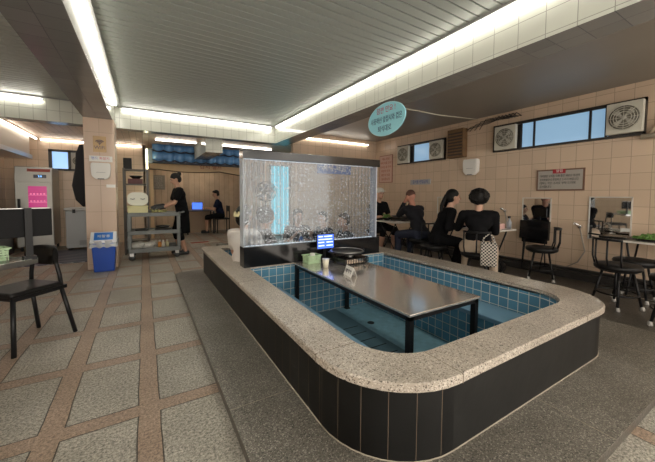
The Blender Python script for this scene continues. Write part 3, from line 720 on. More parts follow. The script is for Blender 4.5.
# far folding table
xtable('folding table between the two people at the far end of the right wall', 4.22, 4.42, 0, .6, .62, .72)
t = thing('salad_bowl', 'bowl of green vegetables on the far folding table', 'bowl', (4.15, 4.62, .72))
L_('bowl', BLACKG, [(0, 0), (.05, 0), (.1, .05), (.095, .052), (.05, .01), (0, .01)], parent=t, seg=20)
bm = bmesh.new()
for k in range(20): ell(bm, (random.uniform(-.06, .06), random.uniform(-.06, .06), .05+random.uniform(0, .06)), .04, .02, .012, 6, Euler((random.random(), random.random(), k)).to_matrix().to_4x4())
obj('greens', bm, MATS['leaf_green'], t)
t = thing('gas_stove', 'black portable stove on the far folding table', 'stove', (4.3, 4.4, .72))
B('body', BLACKG, (-.15, .15, -.12, .12, 0, .07), bev=.006, parent=t)
L_('pan', MATS['cast_iron'], [(0, .08), (.15, .08), (.17, .1), (.16, .1), (0, .09)], parent=t)
t = thing('leaf_plate', 'small white plate at the near edge of the far folding table', 'plate', (4.1, 4.22, .72)); L_('plate_body', WHITE, [(0, 0), (.05, 0), (.08, .012), (.05, .006), (0, .006)], parent=t, seg=20)
# ---------------------------------------------------------------- left foreground: table, tablet, chair
ang = math.atan2(.80, .60)
t = thing('dining_table', 'dark table with a steel rim at the left photo edge holding green baskets', 'table', (-1.276, 3.06, 0), ang-math.pi/2)
# local frame: corner nearest the walkway at (+.45, +.35)
bm = bmesh.new(); bx(bm, -.45, .45, -.36, .36, .685, .715, bev=.006); obj('tabletop', bm, mat('dark_top', (.10, .10, .095), .2), t)
bm = bmesh.new()
for b_ in ((-.455, .455, .355, .365, .68, .722), (-.455, .455, -.365, -.355, .68, .722), (.445, .455, -.36, .36, .68, .722), (-.455, -.445, -.36, .36, .68, .722)): bx(bm, *b_, bev=.003)
obj('rim', bm, STEEL, t)
B('pedestal', BLACK, (-.04, .04, -.04, .04, .02, .69), (-.22, .22, -.22, .22, 0, .025), parent=t)
TL = .7225
def tl(lx, ly, z=0):
    c, s = math.cos(ang-math.pi/2), math.sin(ang-math.pi/2); return (-1.276+lx*c-ly*s, 3.06+lx*s+ly*c, z)
basket('pale green basket nearest the tablet post on the left foreground table', tl(.22, .22, TL-.007), .5, 'green baskets on the left table', s=1.1)
basket('pale green basket behind the first one on the left foreground table', tl(.0, .26, TL-.007), .7, 'green baskets on the left table', s=1.1)
for k, (a, b_, lab) in enumerate(((.22, .22, 'folded pale green napkins in the basket nearest the tablet post'), (.0, .26, 'folded pale green napkins in the left basket of the foreground table'))):
    bm = bmesh.new()
    for j in range(5): bx(bm, -.055+.004*j, .055-.002*j, -.04, .04, .006+.018*j, .022+.018*j, bev=.004)
    o = obj('napkin_pile', bm, mat('green_napkin', (.55, .7, .45), .8), None, tl(a, b_, TL), .6); tag(o, lab, 'napkins')
t = thing('order_tablet', 'black order screen seen from behind on a post at the left foreground table', 'tablet', tl(.425, .33, TL-.007), R(26))
B('post', BLACK, (-.02, .02, -.012, .012, 0, .38), parent=t)
B('clamp', BLACK, (-.035, .035, -.03, .03, 0, .025), parent=t)
bm = bmesh.new(); bx(bm, -.24, .14, .012, .035, .165, .375, bev=.006); obj('screen_body', bm, mat('matt_black', (.006, .006, .007), .6, spec=.2), t)
B('top_edge', STEEL, (-.23, .13, .016, .03, .375, .379), parent=t)
# chair, four floor points given
def chair():
    fx, fy = -.67, -.742
    e = thing('dining_chair', 'black metal dining chair with curved vinyl backrest at the left foreground table', 'chair', (-.845, 3.34, 0), math.atan2(fy, fx))
    # local +x = forward; rear legs at x=-.2
    bm = bmesh.new(); bx(bm, -.175, .2, -.175, .175, .425, .465, bev=.018, seg=3); obj('seat', bm, BLACKP, e)
    bm = bmesh.new()
    for sy in (-1, 1): bx(bm, -.17, .19, sy*.165-.012, sy*.165+.012, .40, .43)
    for sx in (-1, 1): bx(bm, sx*.18-.022, sx*.18+.002, -.17, .17, .40, .43)
    obj('seat_frame', bm, BLACK, e)
    for sx in (-1, 1):
        for sy in (-1, 1):
            bm = bmesh.new(); x0, x1 = (.18, .215) if sx > 0 else (-.16, -.235)
            tube(bm, [(x0, sy*.16, .42), (x1, sy*.2, 0.0)], .016, 8); obj('leg', bm, BLACK, e)
    for sy in (-1, 1):
        T('back_post', BLACK, [(-.165, sy*.16, .42), (-.16, sy*.15, .52), (-.155, sy*.125, .62), (-.155, sy*.115, .72)], .015, e, 8)
    bm = bmesh.new()
    n = 12; V = []
    for i in range(n+1):
        u = -1+2*i/n; y = u*.15; x = -.18+.045*u*u
        V.append([(x-.018, y, .60+.02*u*u), (x+.018, y, .60+.02*u*u), (x+.022, y, .69), (x+.012, y, .765-.025*u**4), (x-.016, y, .765-.025*u**4), (x-.022, y, .69)])
    vs = [[bm.verts.new(p) for p in r_] for r_ in V]
    for a, b_ in zip(vs, vs[1:]):
        for k in range(6):
            f = bm.faces.new((a[k], a[(k+1) % 6], b_[(k+1) % 6], b_[k])); f.smooth = True
    bm.faces.new(vs[0]); bm.faces.new(vs[-1][::-1]); obj('backrest', bm, BLACKP, e)
    return e
chair()

# ---------------------------------------------------------------- pillar fixtures
dispenser('white tissue dispenser mounted on the front of the left pillar', (-.575, 6.08, 1.44), 0, .85)
t = thing('notice_strip', 'white notice strip with red and blue lettering above the pillar dispenser', 'sign', (-.575, 6.08, 1.72))
B('plate', WHITE, (-.15, .15, -.006, 0, 0, .09), parent=t)
text('lettering', '화장지', .05, mat('red_print', (.6, .05, .08), .5), fY(.045, -.0065, .05), t); text('lettering', '핸드', .05, mat('blue_print', (.06, .12, .5), .5), fY(-.08, -.0065, .05), t)
t = thing('wifi_sign', 'gold WiFi sign on the upper part of the left pillar', 'sign', (-.585, 6.08, 1.87))
B('plate', mat('gold_plate', (.42, .28, .14), .4, .3), (-.085, .085, -.01, 0, 0, .25), parent=t)
text('lettering', 'WiFi', .075, ink, fY(0, -.011, .07), t)
bm = bmesh.new()
for r in (.02, .042, .064): tube(bm, [(r*math.cos(R(a)), -.012, .125+r*math.sin(R(a))) for a in range(35, 146, 10)], .006, 5)
ell(bm, (0, -.012, .125), .009); obj('wifi_symbol', bm, ink, t)
o = B('switch_plate', WHITE, (-.06, .06, -.01, 0, 0, .05), loc=(-.455, 6.08, 1.31)); tag(o, 'small white label plate on the left pillar below the dispenser', 'switch')
# bin
t = thing('trash_bin', 'blue plastic bin with a white swing lid at the foot of the left pillar', 'bin', (-.55, 5.9, 0))
BLUE = mat('bin_blue', (.01, .07, .42), .3)
bm = bmesh.new(); vs = bx(bm, -.155, .155, -.11, .11, 0, .46, bev=.012)
for v in bm.verts: k = .84+.16*v.co.z/.46; v.co.x *= k; v.co.y *= k
obj('bin_body', bm, BLUE, t)
bm = bmesh.new(); bx(bm, -.17, .17, -.125, .125, .455, .49, bev=.008)
poly(bm, [(-.165, -.12, .49), (-.165, .12, .49), (-.165, .03, .61), (-.165, -.0, .61)], (.33, 0, 0)); obj('lid', bm, mat('bin_lid_white', (.7, .72, .75), .35), t)
bm = bmesh.new(); poly(bm, [(-.12, -.112, .503), (-.12, -.012, .603), (-.12, -.009, .6), (-.12, -.109, .5)], (.24, 0, 0)); obj('swing_flap', bm, mat('flap_blue', (.03, .18, .6), .3), t)
text('lettering', '재활용', .06, WHITE, frame_m((0, -.066, .551), (1, 0, 0), (0, .1, .1)), t)
bm = bmesh.new(); random.seed(5)
for k in range(40):
    a = 2*math.pi*k/40; b_ = 2*math.pi*(k+1)/40
def bagp(a, z): 
    c, s = math.cos(a), math.sin(a); q = max(abs(c)/.172, abs(s)/.128); w = 1+.06*math.sin(7*a+z*20)
    return (c/q*w, s/q*w, z)
for (za, zb) in ((.49, .44), (.44, .385)):
    for k in range(60):
        a, b_ = 2*math.pi*k/60, 2*math.pi*(k+1)/60
        bm.faces.new([bm.verts.new(bagp(a, za)), bm.verts.new(bagp(a, zb-.01*math.sin(9*a))), bm.verts.new(bagp(b_, zb-.01*math.sin(9*b_))), bm.verts.new(bagp(b_, za))])
bmesh.ops.remove_doubles(bm, verts=bm.verts[:], dist=1e-5)
o = obj('bin_liner', bm, mat('thin_plastic_bag', (.75, .78, .8), .25, alpha=.5), t); sm = o.modifiers.new('s', 'SOLIDIFY'); sm.thickness = .001

# dark coat hanging on the pillar's back left side
t = thing('hanging_coat', 'black coat hanging from a hook beside the left pillar', 'coat', (-.9, 6.8, 1.2))
bm = bmesh.new(); prof = [(.03, .86), (.05, .8), (.09, .7), (.12, .45), (.15, .15), (.12, -.1), (.04, -.2), (0, -.22)]
lathe(bm, [(0, .86)]+prof, (0, 0, 0), 20, 1, .5); 
for v in bm.verts: v.co.x += .012*math.sin(v.co.z*9+math.atan2(v.co.y, v.co.x)*5)
obj('coat_body', bm, mat('coat_black', (.02, .02, .024), .8, bump=.3, bscale=8), t)
T('hook', CHROME, [(0, 0, .84), (0, 0, .9), (.0, -.03, .93), (.1, -.1, .93)], .006, t, 6)

# ---------------------------------------------------------------- back left: window, fridge, freezer, hood, mat
e = struct(thing('window_3', None, None, (-1.5, 9.2, 1.74)))
B('window_frame', frm, (-.32, .32, -.05, 0, 0, .04), (-.32, .32, -.05, 0, .42, .47), (-.32, -.26, -.05, 0, 0, .47), (.02, .07, -.05, 0, 0, .47), (.27, .32, -.05, 0, 0, .47), parent=e)
B('pane', mat('daylight_pane', (.3, .5, .7), .1, emit=(.35, .6, 1), estr=.6), (-.27, .03, -.02, -.012, .04, .42), parent=e)
B('back_board', mat('pale_board', (.5, .48, .42), .5), (.05, .28, -.02, -.012, .04, .42), parent=e)
t = thing('ventilation_fan', 'small round fan beside the little bluish window behind the left pillar', 'fan', (-1.3, 9.16, 1.97))
bm = bmesh.new(); lathe(bm, [(0, 0), (.1, 0), (.1, .03), (0, .03)], seg=24); xf(bm, Matrix.Rotation(R(90), 4, 'X')); obj('fan_opening', bm, fand, t)
bm = bmesh.new()
for r in (.04, .07, .1): tube(bm, [(r*math.cos(a*math.pi/10), -.035, r*math.sin(a*math.pi/10)) for a in range(21)], .005, 5)
obj('grille', bm, fanM, t)
FR = mat('fridge_steel', (.36, .35, .32), .38, .7)
t = thing('display_fridge', 'tall steel refrigerator with a pink-lit window at the back left', 'fridge', (-1.95, 8.95, 0))
B('body', FR, (-.29, .29, -.35, .25, .1, 1.76), bev=.008, parent=t)
B('foot', BLACK, *[(sx*.24-.02, sx*.24+.02, -.05+sy*.24-.02, -.05+sy*.24+.02, 0, .1) for sx in (-1, 1) for sy in (-1, 1)], parent=t)
d = B('door', FR, (-.285, .285, -.38, -.352, .86, 1.44), bev=.004, parent=t)
PINK = mat('pink_lit_glass', (.3, .02, .15), .1, emit=(1, .06, .35), estr=.25)
B('door_window', PINK, (-.09, .2, -.386, -.378, .92, 1.36), parent=d)
B('handle', BLACK, (-.25, -.21, -.41, -.38, .85, 1.1), parent=d)
bm = bmesh.new()
for z in (1.02, 1.17):
    bx(bm, -.085, .195, -.389, -.386, z, z+.008)
    for k in range(5): ell(bm, (-.05+.052*k, -.384, z+.03), .022, .005, .02, 8)
obj('shelf', bm, mat('pink_meat', (.8, .25, .4), .4, emit=(1, .25, .5), estr=.4), d)
d = B('door', FR, (-.285, .285, -.38, -.352, .14, .84), bev=.004, parent=t)
B('door_window', PINK, (-.09, .25, -.386, -.378, .46, .58), parent=d)
B('handle', BLACK, (-.25, -.21, -.41, -.38, .6, .82), parent=d)
B('control_panel', FR, (-.285, .285, -.375, -.352, 1.46, 1.62), parent=t)
B('display', mat('dark_display', (.01, .02, .05), .2), (-.0, .2, -.38, -.374, 1.53, 1.6), parent=t)
text('display_digits', '2.0', .05, mat('digit_blue', (.1, .3, .8), emit=(.2, .5, 1), estr=2), fY(.1, -.381, 1.565), t)
B('red_strip', mat('red_strip', (.4, .08, .06), .5), (-.1, .26, -.36, -.352, 1.66, 1.72), parent=t)
t = thing('chest_freezer', 'pale grey chest freezer standing behind the left pillar', 'freezer', (-1.2, 8.55, 0))
FZ = mat('freezer_grey', (.42, .44, .45), .4)
B('body', FZ, (-.22, .3, -.25, .28, .06, .85), bev=.01, parent=t)
B('lid', mat('freezer_lid', (.6, .6, .58), .4), (-.24, .32, -.27, .3, .855, .91), bev=.012, parent=t)
B('latch', BLACK, (-.1, -.05, -.285, -.27, .8, .88), parent=t)
B('vent', GREY, *[(.0, .14, -.254, -.25, .12+.02*k, .13+.02*k) for k in range(5)], parent=t)
B('foot', BLACK, *[(-.2+.42*i, -.16+.42*i, -.2, .2, 0, .06) for i in (0, 1)], parent=t)
o = B('teal_panel', mat('teal_cloth', (.01, .10, .13), .7), (-.05, .05, -.015, .015, 0, .62), loc=(-.93, 7.6, 0), bev=.005); tag(o, 'dark teal cover standing beside the freezer by the pillar', 'panel')
# floor mat
mm, N, LL, bb = nt('blue_striped_mat'); v_ = coords(N, LL, 'xy'); wv = N.new('ShaderNodeTexWave'); wv.wave_type = 'BANDS'; wv.bands_direction = 'DIAGONAL'; wv.inputs['Scale'].default_value = 4
LL.new(v_, wv.inputs['Vector']); rp = N.new('ShaderNodeValToRGB'); rp.color_ramp.elements[0].color = (.035, .045, .085, 1); rp.color_ramp.elements[1].color = (.3, .3, .33, 1); rp.color_ramp.elements[0].position = .75; rp.color_ramp.elements[1].position = .95
LL.new(wv.outputs['Fac'], rp.inputs[0]); LL.new(rp.outputs[0], bb.inputs['Base Color']); bb.inputs['Roughness'].default_value = .4
o = B('floor_mat', mm, (-1.1, 0, 0, 1.6, 0, .012), loc=(-.86, 6.82, 0), bev=.003); tag(o, 'dark blue floor mat with diagonal white stripes before the fridge and freezer', 'mat')
# kitchen hood bulkhead
t = thing('range_hood', 'beige boxed bulkhead with a steel lip over the left kitchen counter', 'hood', (-2.3, 8.0, 2.02))
B('box', mat('hood_beige', (.50, .42, .33), .5), (-.24, .26, -.95, .78, 0, .40), parent=t)
B('steel_lip', STEEL, (-.24, .30, -.95, .79, -.08, -.0), parent=t)
t = thing('kitchen_counter', 'dark steel kitchen counter with shelves at the far left', 'counter', (-2.38, 8.06, 0))
B('body', mat('counter_dark', (.05, .05, .05), .35, .5), (-.1, .1, -1.0, .5, .0, .85), parent=t)
B('countertop', STEEL, (-.1, .13, -1.02, .52, .85, .89), parent=t)
B('splashback', mat('dull_steel', (.3, .3, .28), .3, .8, var=.5, bscale=4), (-.1, -.08, -1.0, .5, .89, 1.93), parent=t)
random.seed(9)
for k in range(5):
    o = L_('cooking_pot', STEEL if k % 2 else mat('pot_dark', (.08, .08, .08), .4, .5), [(0, 0), (.09, 0), (.1, .12), (.105, .125), (.095, .12), (.085, .01), (0, .01)], loc=(-2.45, 7.05+.24*k, .89)); tag(o, 'cooking pot in the row on the far left steel counter', 'pot', 'pots on the far left counter')
for k in range(4):
    bm = bmesh.new(); lathe(bm, [(0, .3), (.03, .28), (.06, .2), (.08, .05), (.05, 0), (0, 0)], seg=14, sx=.6)
    for v in bm.verts: v.co.x += .01*math.sin(v.co.z*30)
    o = obj('plastic_bag', bm, mat('clear_bag', (.55, .55, .5), .25, .3), None, (-2.46, 7.1+.28*k, 1.64)); tag(o, 'crumpled clear bag hanging under the left kitchen hood', 'bag', 'bags hanging under the hood')

# ---------------------------------------------------------------- cart and rack
CG = mat('cart_grey', (.17, .18, .175), .45)
t = thing('service_cart', 'grey plastic three-shelf service cart beside the pillar where the woman prepares food', 'cart', (.16, 6.75, 0))
for (z, h_) in ((.82, .05), (.49, .05), (.16, .06)):
    B('shelf', CG, (-.42, .42, -.26, .26, z, z+.02), (-.44, .44, -.28, -.25, z-.02, z+h_), (-.44, .44, .25, .28, z-.02, z+h_), (-.44, -.41, -.28, .28, z-.02, z+h_), (.41, .44, -.28, .28, z-.02, z+h_), bev=.006, parent=t)
for sx in (-1, 1):
    for sy in (-1, 1):
        B('post', CG, (sx*.40-.03, sx*.40+.03, sy*.24-.025, sy*.24+.025, .16, .82), bev=.006, parent=t)
        bm = bmesh.new(); lathe(bm, [(0, -.018), (.05, -.018), (.055, 0), (.05, .018), (0, .018)], seg=20); xf(bm, Matrix.Translation((sx*.37, sy*.21, .055)) @ Matrix.Rotation(R(90), 4, 'X'))
        w = obj('caster', bm, mat('wheel_dark', (.06, .06, .06), .5), t)
        B('fork', STEEL, (sx*.37-.03, sx*.37+.03, sy*.21-.028, sy*.21+.028, .08, .16), parent=w)
T('handle', CG, [(.44, -.22, .86), (.5, -.2, .87), (.5, .2, .87), (.44, .22, .86)], .016, t, 8)
CTZ = .842
def CL(x, y, z=CTZ): return (x, y, z)
o = B('food_container', mat('yellow_tub', (.62, .58, .3), .4), (-.16, .16, -.11, .11, 0, .14), (-.17, .17, -.12, .12, .13, .15), loc=(-.1, 6.72, CTZ), bev=.01); tag(o, 'pale yellow food tub on the left end of the cart top', 'container')
t = thing('steamer_lid', 'round-cornered white lid with two dark handles leaning on the yellow tub', 'lid', (-.1, 6.74, CTZ+.15))
bm = bmesh.new()
poly(bm, [(.165*max(-1, min(1, 1.1*math.cos(a))), -.02, .125+.125*max(-1, min(1, 1.1*math.sin(a)))) for a in [2*math.pi*k/40 for k in range(40)]], (0, .04, 0))
obj('lid_body', bm, mat('lid_white', (.72, .72, .62), .4), t)
bm = bmesh.new()
for sx in (-1, 1): tube(bm, [(sx*.08-.035, -.03, .13), (sx*.08, -.035, .12), (sx*.08+.035, -.03, .13)], .006, 6)
obj('handle', bm, BLACK, t)
o = B('storage_box', mat('dark_red_box', (.12, .03, .03), .5), (-.13, .13, -.09, .09, 0, .1), loc=(-.14, 7.42, 1.42), bev=.008); tag(o, 'dark box on the upper rack shelf behind the cart', 'box')
o = L_('mixing_bowl', BLACKG, [(0, 0), (.06, 0), (.13, .06), (.125, .062), (.05, .01), (0, .01)], loc=(-.13, 7.42, 1.52)); tag(o, 'dark bowl stacked on top of the box on the rack', 'bowl')
t = thing('cutting_board', 'long pale cutting board on the right part of the cart top', 'board', (.3, 6.66, CTZ))
B('board', mat('board_grey', (.45, .43, .36), .5), (-.2, .24, -.14, .14, 0, .02), bev=.005, parent=t)
bm = bmesh.new()
for k in range(26): ell(bm, (random.uniform(-.14, .1), random.uniform(-.08, .08), .012+random.uniform(0, .035)), .035, .022, .012, 6, Euler((random.random(), random.random(), k)).to_matrix().to_4x4())
o = obj('chopped_vegetables', bm, mat('veg', (.38, .36, .15), .5, var=.5, bscale=25), None, (.26, 6.66, CTZ+.02)); tag(o, 'heap of chopped greens and meat on the cutting board', 'food', kind='stuff')
t = thing('food_tray', 'steel tray with food at the back of the cart top', 'tray', (.18, 6.92, CTZ)); L_('tray_body', STEEL, [(0, 0), (.1, 0), (.12, .06), (.116, .062), (.095, .01), (0, .01)], parent=t)
bm = bmesh.new(); ell(bm, (0, 0, .05), .09, .09, .04, 14); obj('food', bm, MATS['veg'], t)
for k, (x, w, lab) in enumerate(((-.05, .12, 'black shallow pan on the left of the cart middle shelf'), (.3, .16, 'black wide pan on the right of the cart middle shelf'))):
    o = L_('frying_pan', MATS['cast_iron'], [(0, 0), (w*.8, 0), (w, .045), (w*.96, .047), (w*.75, .01), (0, .01)], loc=(x, 6.7, .511)); tag(o, lab, 'pan')
o = L_('frying_pan', MATS['cast_iron'], [(0, 0), (.1, 0), (.13, .045), (.125, .047), (.09, .01), (0, .01)], loc=(.3, 6.7, .56)); tag(o, 'black pan stacked in the wide pan on the cart middle shelf', 'pan')
for k, (x, lab) in enumerate(((-.13, 'white wrapped bundle at the left of the cart bottom shelf'), (.06, 'white wrapped bundle in the middle of the cart bottom shelf'))):
    bm = bmesh.new(); ell(bm, (0, 0, .06), .12, .14, .07, 14); ell(bm, (.05, -.06, .1), .07, .1, .05, 12, Euler((0, 0, .6)).to_matrix().to_4x4())
    for v in bm.verts: v.co.z = max(.0, v.co.z+.008*math.sin(v.co.x*60+v.co.y*40))
    o = obj('wrapped_bundle', bm, mat('cloth_white', (.6, .58, .53), .8), None, (x, 6.7, .181)); tag(o, lab, 'bundle')
for k, (x, c_) in enumerate(((.28, (.6, .25, .06)), (.34, (.65, .6, .5)), (.41, (.55, .5, .3)), (.22, (.6, .55, .45)))):
    e_ = thing('sauce_bottle', ['orange sauce bottle on the cart bottom shelf', 'white bottle next to the orange one on the cart bottom shelf', 'yellowish tall bottle at the right end of the cart bottom shelf', 'cream jar left of the orange bottle on the cart bottom shelf'][k], 'bottle', (.16+x-.2, 6.62+.02*k, .181))
    L_('bottle_body', mat('bottle_%s' % ['orange', 'white', 'yellow', 'cream'][k], c_, .35), [(0, 0), (.03, 0), (.032, .1), (.014, .13), (0, .13)], parent=e_, seg=14)
    L_('cap', WHITE, [(0, .13), (.016, .13), (.016, .155), (0, .155)], parent=e_, seg=12)
# rack behind
t = thing('storage_rack', 'tall dark steel storage rack standing behind the cart', 'rack', (-.13, 7.4, 0))
RK = mat('rack_grey', (.12, .11, .10), .5, .3)
for sx in (-1, 1):
    for sy in (-1, 1): B('post', RK, (sx*.2-.02, sx*.2+.02, sy*.17-.02, sy*.17+.02, 0, 1.72), parent=t)
for z in (.25, .8, 1.39, 1.68): B('shelf', RK, (-.21, .21, -.18, .18, z, z+.025), parent=t)
o = B('speaker', BLACKP, (-.075, .075, -.06, .06, -.12, .12), loc=(-.28, 7.7, 1.84), bev=.008); 
o2 = B('bracket', BLACK, (-.01, .01, .06, 1.5, -.01, .01), parent=o); tag(o, 'small black speaker hanging above the rack right of the pillar', 'speaker')

# ---------------------------------------------------------------- kitchen stall with blue roof tiles
BT = mat('blue_roof_tile', (.09, .21, .40), .22, var=.25, bscale=6); BT2 = mat('dark_tile_edge', (.015, .02, .04), .4)
t = thing('tile_canopy', 'small canopy of curved blue roof tiles over the wooden kitchen stall', 'canopy', (.2, 8.6, 2.02))
def tile_row(y0, z0, y1, z1, parent, x0=0, n=9, w=.243):
    N_ = 8; bm = bmesh.new(); edge = bmesh.new(); ept = []
    prev = None
    for i in range(n*N_+1):
        u = (i % N_)/N_; b_ = abs(math.sin(math.pi*u)); x = x0+i*w/N_
        lo = Vector((x, y0-.075*b_, z0+.03-.045*b_)); hi = Vector((x, y1-.075*b_, z1)); mi = (lo+hi)/2
        cur = [bm.verts.new(lo), bm.verts.new(hi), bm.verts.new(hi+Vector((0, .03, 0))), bm.verts.new(lo+Vector((0, .03, 0)))]
        ept.append(lo)
        if prev:
            for k in range(4):
                f = bm.faces.new((prev[k], cur[k], cur[(k+1) % 4], prev[(k+1) % 4])); f.smooth = k == 0
        prev = cur
    obj('tile_row', bm, BT, parent)
    tube(edge, ept, .02, 6); obj('tile_edge', edge, BT2, parent)
tile_row(.0, .0, .14, .27, t); tile_row(.1, .25, .24, .50, t)
bm = bmesh.new(); tube(bm, [(-.02, .24, .52), (2.22, .24, .52)], .05, 10); obj('ridge', bm, BT, t)
B('fascia', mat('fascia_blue', (.05, .09, .15), .5), (0, 2.2, -.02, .4, -.02, .0), parent=t)
B('hanging_cloth', mat('grey_cloth', (.1, .12, .15), .8), (-.16, -.0, .1, .14, -.05, .3), parent=t)
for x_ in (.02, 2.2): B('post', mat('stall_post', (.45, .33, .22), .6), (x_-.02, x_+.02, .2, .24, -2.02, .1), parent=t) if x_ > 1 else None
t = thing('stall_header', 'pale wooden header board with faint red Korean writing under the blue roof', 'sign board', (1.3, 9.6, 1.72))
wdm = mat('header_wood', (.68, .48, .28), .5, var=.15, bscale=5)
bm = bmesh.new(); pts = [(-1.15, 0, .5), (-1.15, 0, .17)]+[(-1.15+.2+.2*k/1, 0, .17-.05*math.sin(math.pi*k/8)) for k in range(9)]+[(1.3, 0, .08), (1.3, 0, .5)]
poly(bm, pts, (0, .05, 0)); obj('board', bm, wdm, t)
T('bottom_trim', mat('dark_trim', (.08, .05, .03), .6), [(q[0], -.005, q[2]) for q in pts[1:11]]+[(1.3, -.005, .08)], .015, t, 6)
text('lettering', '김치 셀프', .16, mat('faded_red', (.35, .06, .04), .6), fY(.42, -.002, .3), t)
B('post', wdm, (-1.15, -1.07, 0, .05, -1.72, .2), parent=t)
t = thing('menu_board', 'grey menu sheet pinned to the knotty wooden kitchen wall', 'menu', (.40, 10.98, 1.36))
B('sheet', mat('menu_grey', (.26, .24, .2), .6), (-.18, .18, -.01, 0, 0, .45), parent=t)
for k in range(6): text('lettering', ['영업안내', '족욕카페', '김치 두부', '막걸리', '커피 음료', '감사합니다'][k], .06, mat('menu_white', (.5, .48, .42), .6), fY(0, -.0115, .39-.065*k), t)
# back table with laptop
t = thing('kitchen_desk', 'dark desk against the wooden wall where the man in navy sits', 'desk', (1.45, 10.3, 0))
B('desktop', mat('desk_dark', (.07, .06, .055), .4), (-.38, .45, -.3, .3, .70, .73), parent=t)
for sx in (-.34, .41): B('leg', BLACK, (sx-.02, sx+.02, -.28, -.24, 0, .7), (sx-.02, sx+.02, .24, .28, 0, .7), parent=t)
B('side_panel', mat('panel_wood', (.42, .3, .2), .6), (-.32, .39, .2, .22, .0, .7), parent=t)
t = thing('laptop', 'open laptop with a bright blue screen on the dark desk', 'laptop', (1.42, 10.3, .73), R(-10))
B('keyboard_base', GREY, (-.15, .15, -.12, .1, 0, .015), parent=t)
bm = bmesh.new(); poly(bm, [(-.16, .1, .015), (-.16, .16, .24), (-.16, .165, .24), (-.16, .105, .015)], (.32, 0, 0)); obj('lid', bm, BLACKG, t)
bm = bmesh.new(); poly(bm, [(-.15, .099, .02), (-.15, .157, .23), (-.15, .156, .23), (-.15, .097, .02)], (.3, 0, 0)); obj('screen', bm, MATS['blue_screen'], t)
def simple_chair(label, x, y, rz):
    e = thing('dining_chair', label, 'chair', (x, y, 0), rz)
    B('seat', BLACKP, (-.2, .2, -.2, .2, .43, .47), bev=.012, parent=e)
    for sx in (-1, 1):
        for sy in (-1, 1): B('leg', BLACK, (sx*.18-.013, sx*.18+.013, sy*.18-.013, sy*.18+.013, 0, .43), parent=e)
    for sy in (-1, 1): B('back_post', BLACK, (-.2, -.175, sy*.18-.013, sy*.18+.013, .43, .86), parent=e)
    B('backrest', BLACKP, (-.2, -.17, -.19, .19, .68, .86), bev=.01, parent=e)
    return e
simple_chair('black chair under the man at the back desk', 2.14, 10.15, R(180))
# red and white thing on the kitchen floor, stone bench
t = thing('flattened_box', 'flattened red and white cardboard on the kitchen floor', 'cardboard', (1.3, 8.25, 0), .1)
B('sheet', mat('card_white2', (.5, .48, .42), .7), (-.35, .35, -.15, .15, 0, .006), parent=t)
B('red_print', mat('red_card', (.4, .05, .03), .6), (-.33, .1, -.1, .08, .006, .009), parent=t)
o = B('stone_block', granite('grey_block', (.16, .15, .13), (.08, .08, .07), (.25, .24, .2), 90, .6, .3), (-.25, .25, -.25, .25, 0, .24), loc=(1.45, 6.0, 0), bev=.01); tag(o, 'grey stone block on the floor behind the foot bath', 'stone')
# cyan lit glass door and its wall, blue banner, seen through the bubble wall
struct(B('wall_back_right', wallXZ, (3.0, 4.1, 8.6, 8.7, 0, 2.46)))
e = struct(thing('door_1', None, None, (3.47, 8.53, 0)))
B('door_frame', mat('alu_frame', (.3, .33, .35), .3, .6), (-.32, -.28, 0, .06, 0, 2.1), (.28, .32, 0, .06, 0, 2.1), (-.32, .32, 0, .06, 2.06, 2.1), (-.01, .01, 0, .05, 0, 2.06), parent=e)
B('pane', mat('cyan_door_glass', (.1, .4, .45), .1, emit=(.15, .62, .75), estr=.6), (-.28, .28, .02, .03, .05, 2.06), parent=e)
t = thing('blue_banner', 'blue banner high on the back wall seen through the right part of the bubble wall', 'banner', (4.15, 6.599, 1.75))
B('sheet', mat('banner_blue', (.06, .16, .5), .5), (-.5, .5, -.01, 0, 0, .28), parent=t)
text('lettering', '족욕 체험', .18, WHITE, fY(0, -.0115, .14), t)
t = thing('floor_fan', 'round dark pedestal fan behind the bathers seen through the bubble wall', 'fan', (2.16, 6.1, 0))
L_('base', BLACK, [(0, 0), (.18, 0), (.17, .03), (.02, .05), (0, .05)], parent=t); T('pole', BLACK, [(0, 0, .04), (0, 0, 1.1)], .016, t)
bm = bmesh.new()
for r in (.05, .08, .11, .14, .17, .2):
    for yy in (-.07, .03): tube(bm, [(r*math.cos(a*math.pi/14), yy+(.0 if r > .18 else (-.01 if yy < 0 else .01)), 1.28+r*math.sin(a*math.pi/14)) for a in range(29)], .003 if r < .2 else .008, 5)
for k in range(12):
    a = k*math.pi/6; tube(bm, [(.03*math.cos(a), -.08, 1.28+.03*math.sin(a)), (.2*math.cos(a), -.06, 1.28+.2*math.sin(a)), (.2*math.cos(a), .03, 1.28+.2*math.sin(a))], .003, 5)
obj('cage', bm, BLACK, t)
bm = bmesh.new()
for k in range(5):
    a = k*math.pi*2/5
    poly(bm, [(.03*math.cos(a-.5), -.02, 1.28+.03*math.sin(a-.5)), (.17*math.cos(a-.1), -.035, 1.28+.17*math.sin(a-.1)), (.16*math.cos(a+.6), -.01, 1.28+.16*math.sin(a+.6)), (.03*math.cos(a+.5), -.01, 1.28+.03*math.sin(a+.5))], (0, .004, 0))
obj('blade', bm, mat('fan_blade', (.05, .06, .08), .3), t)
bm = bmesh.new(); ell(bm, (0, .04, 1.28), .06, .09, .06, 14); obj('motor', bm, BLACK, t)
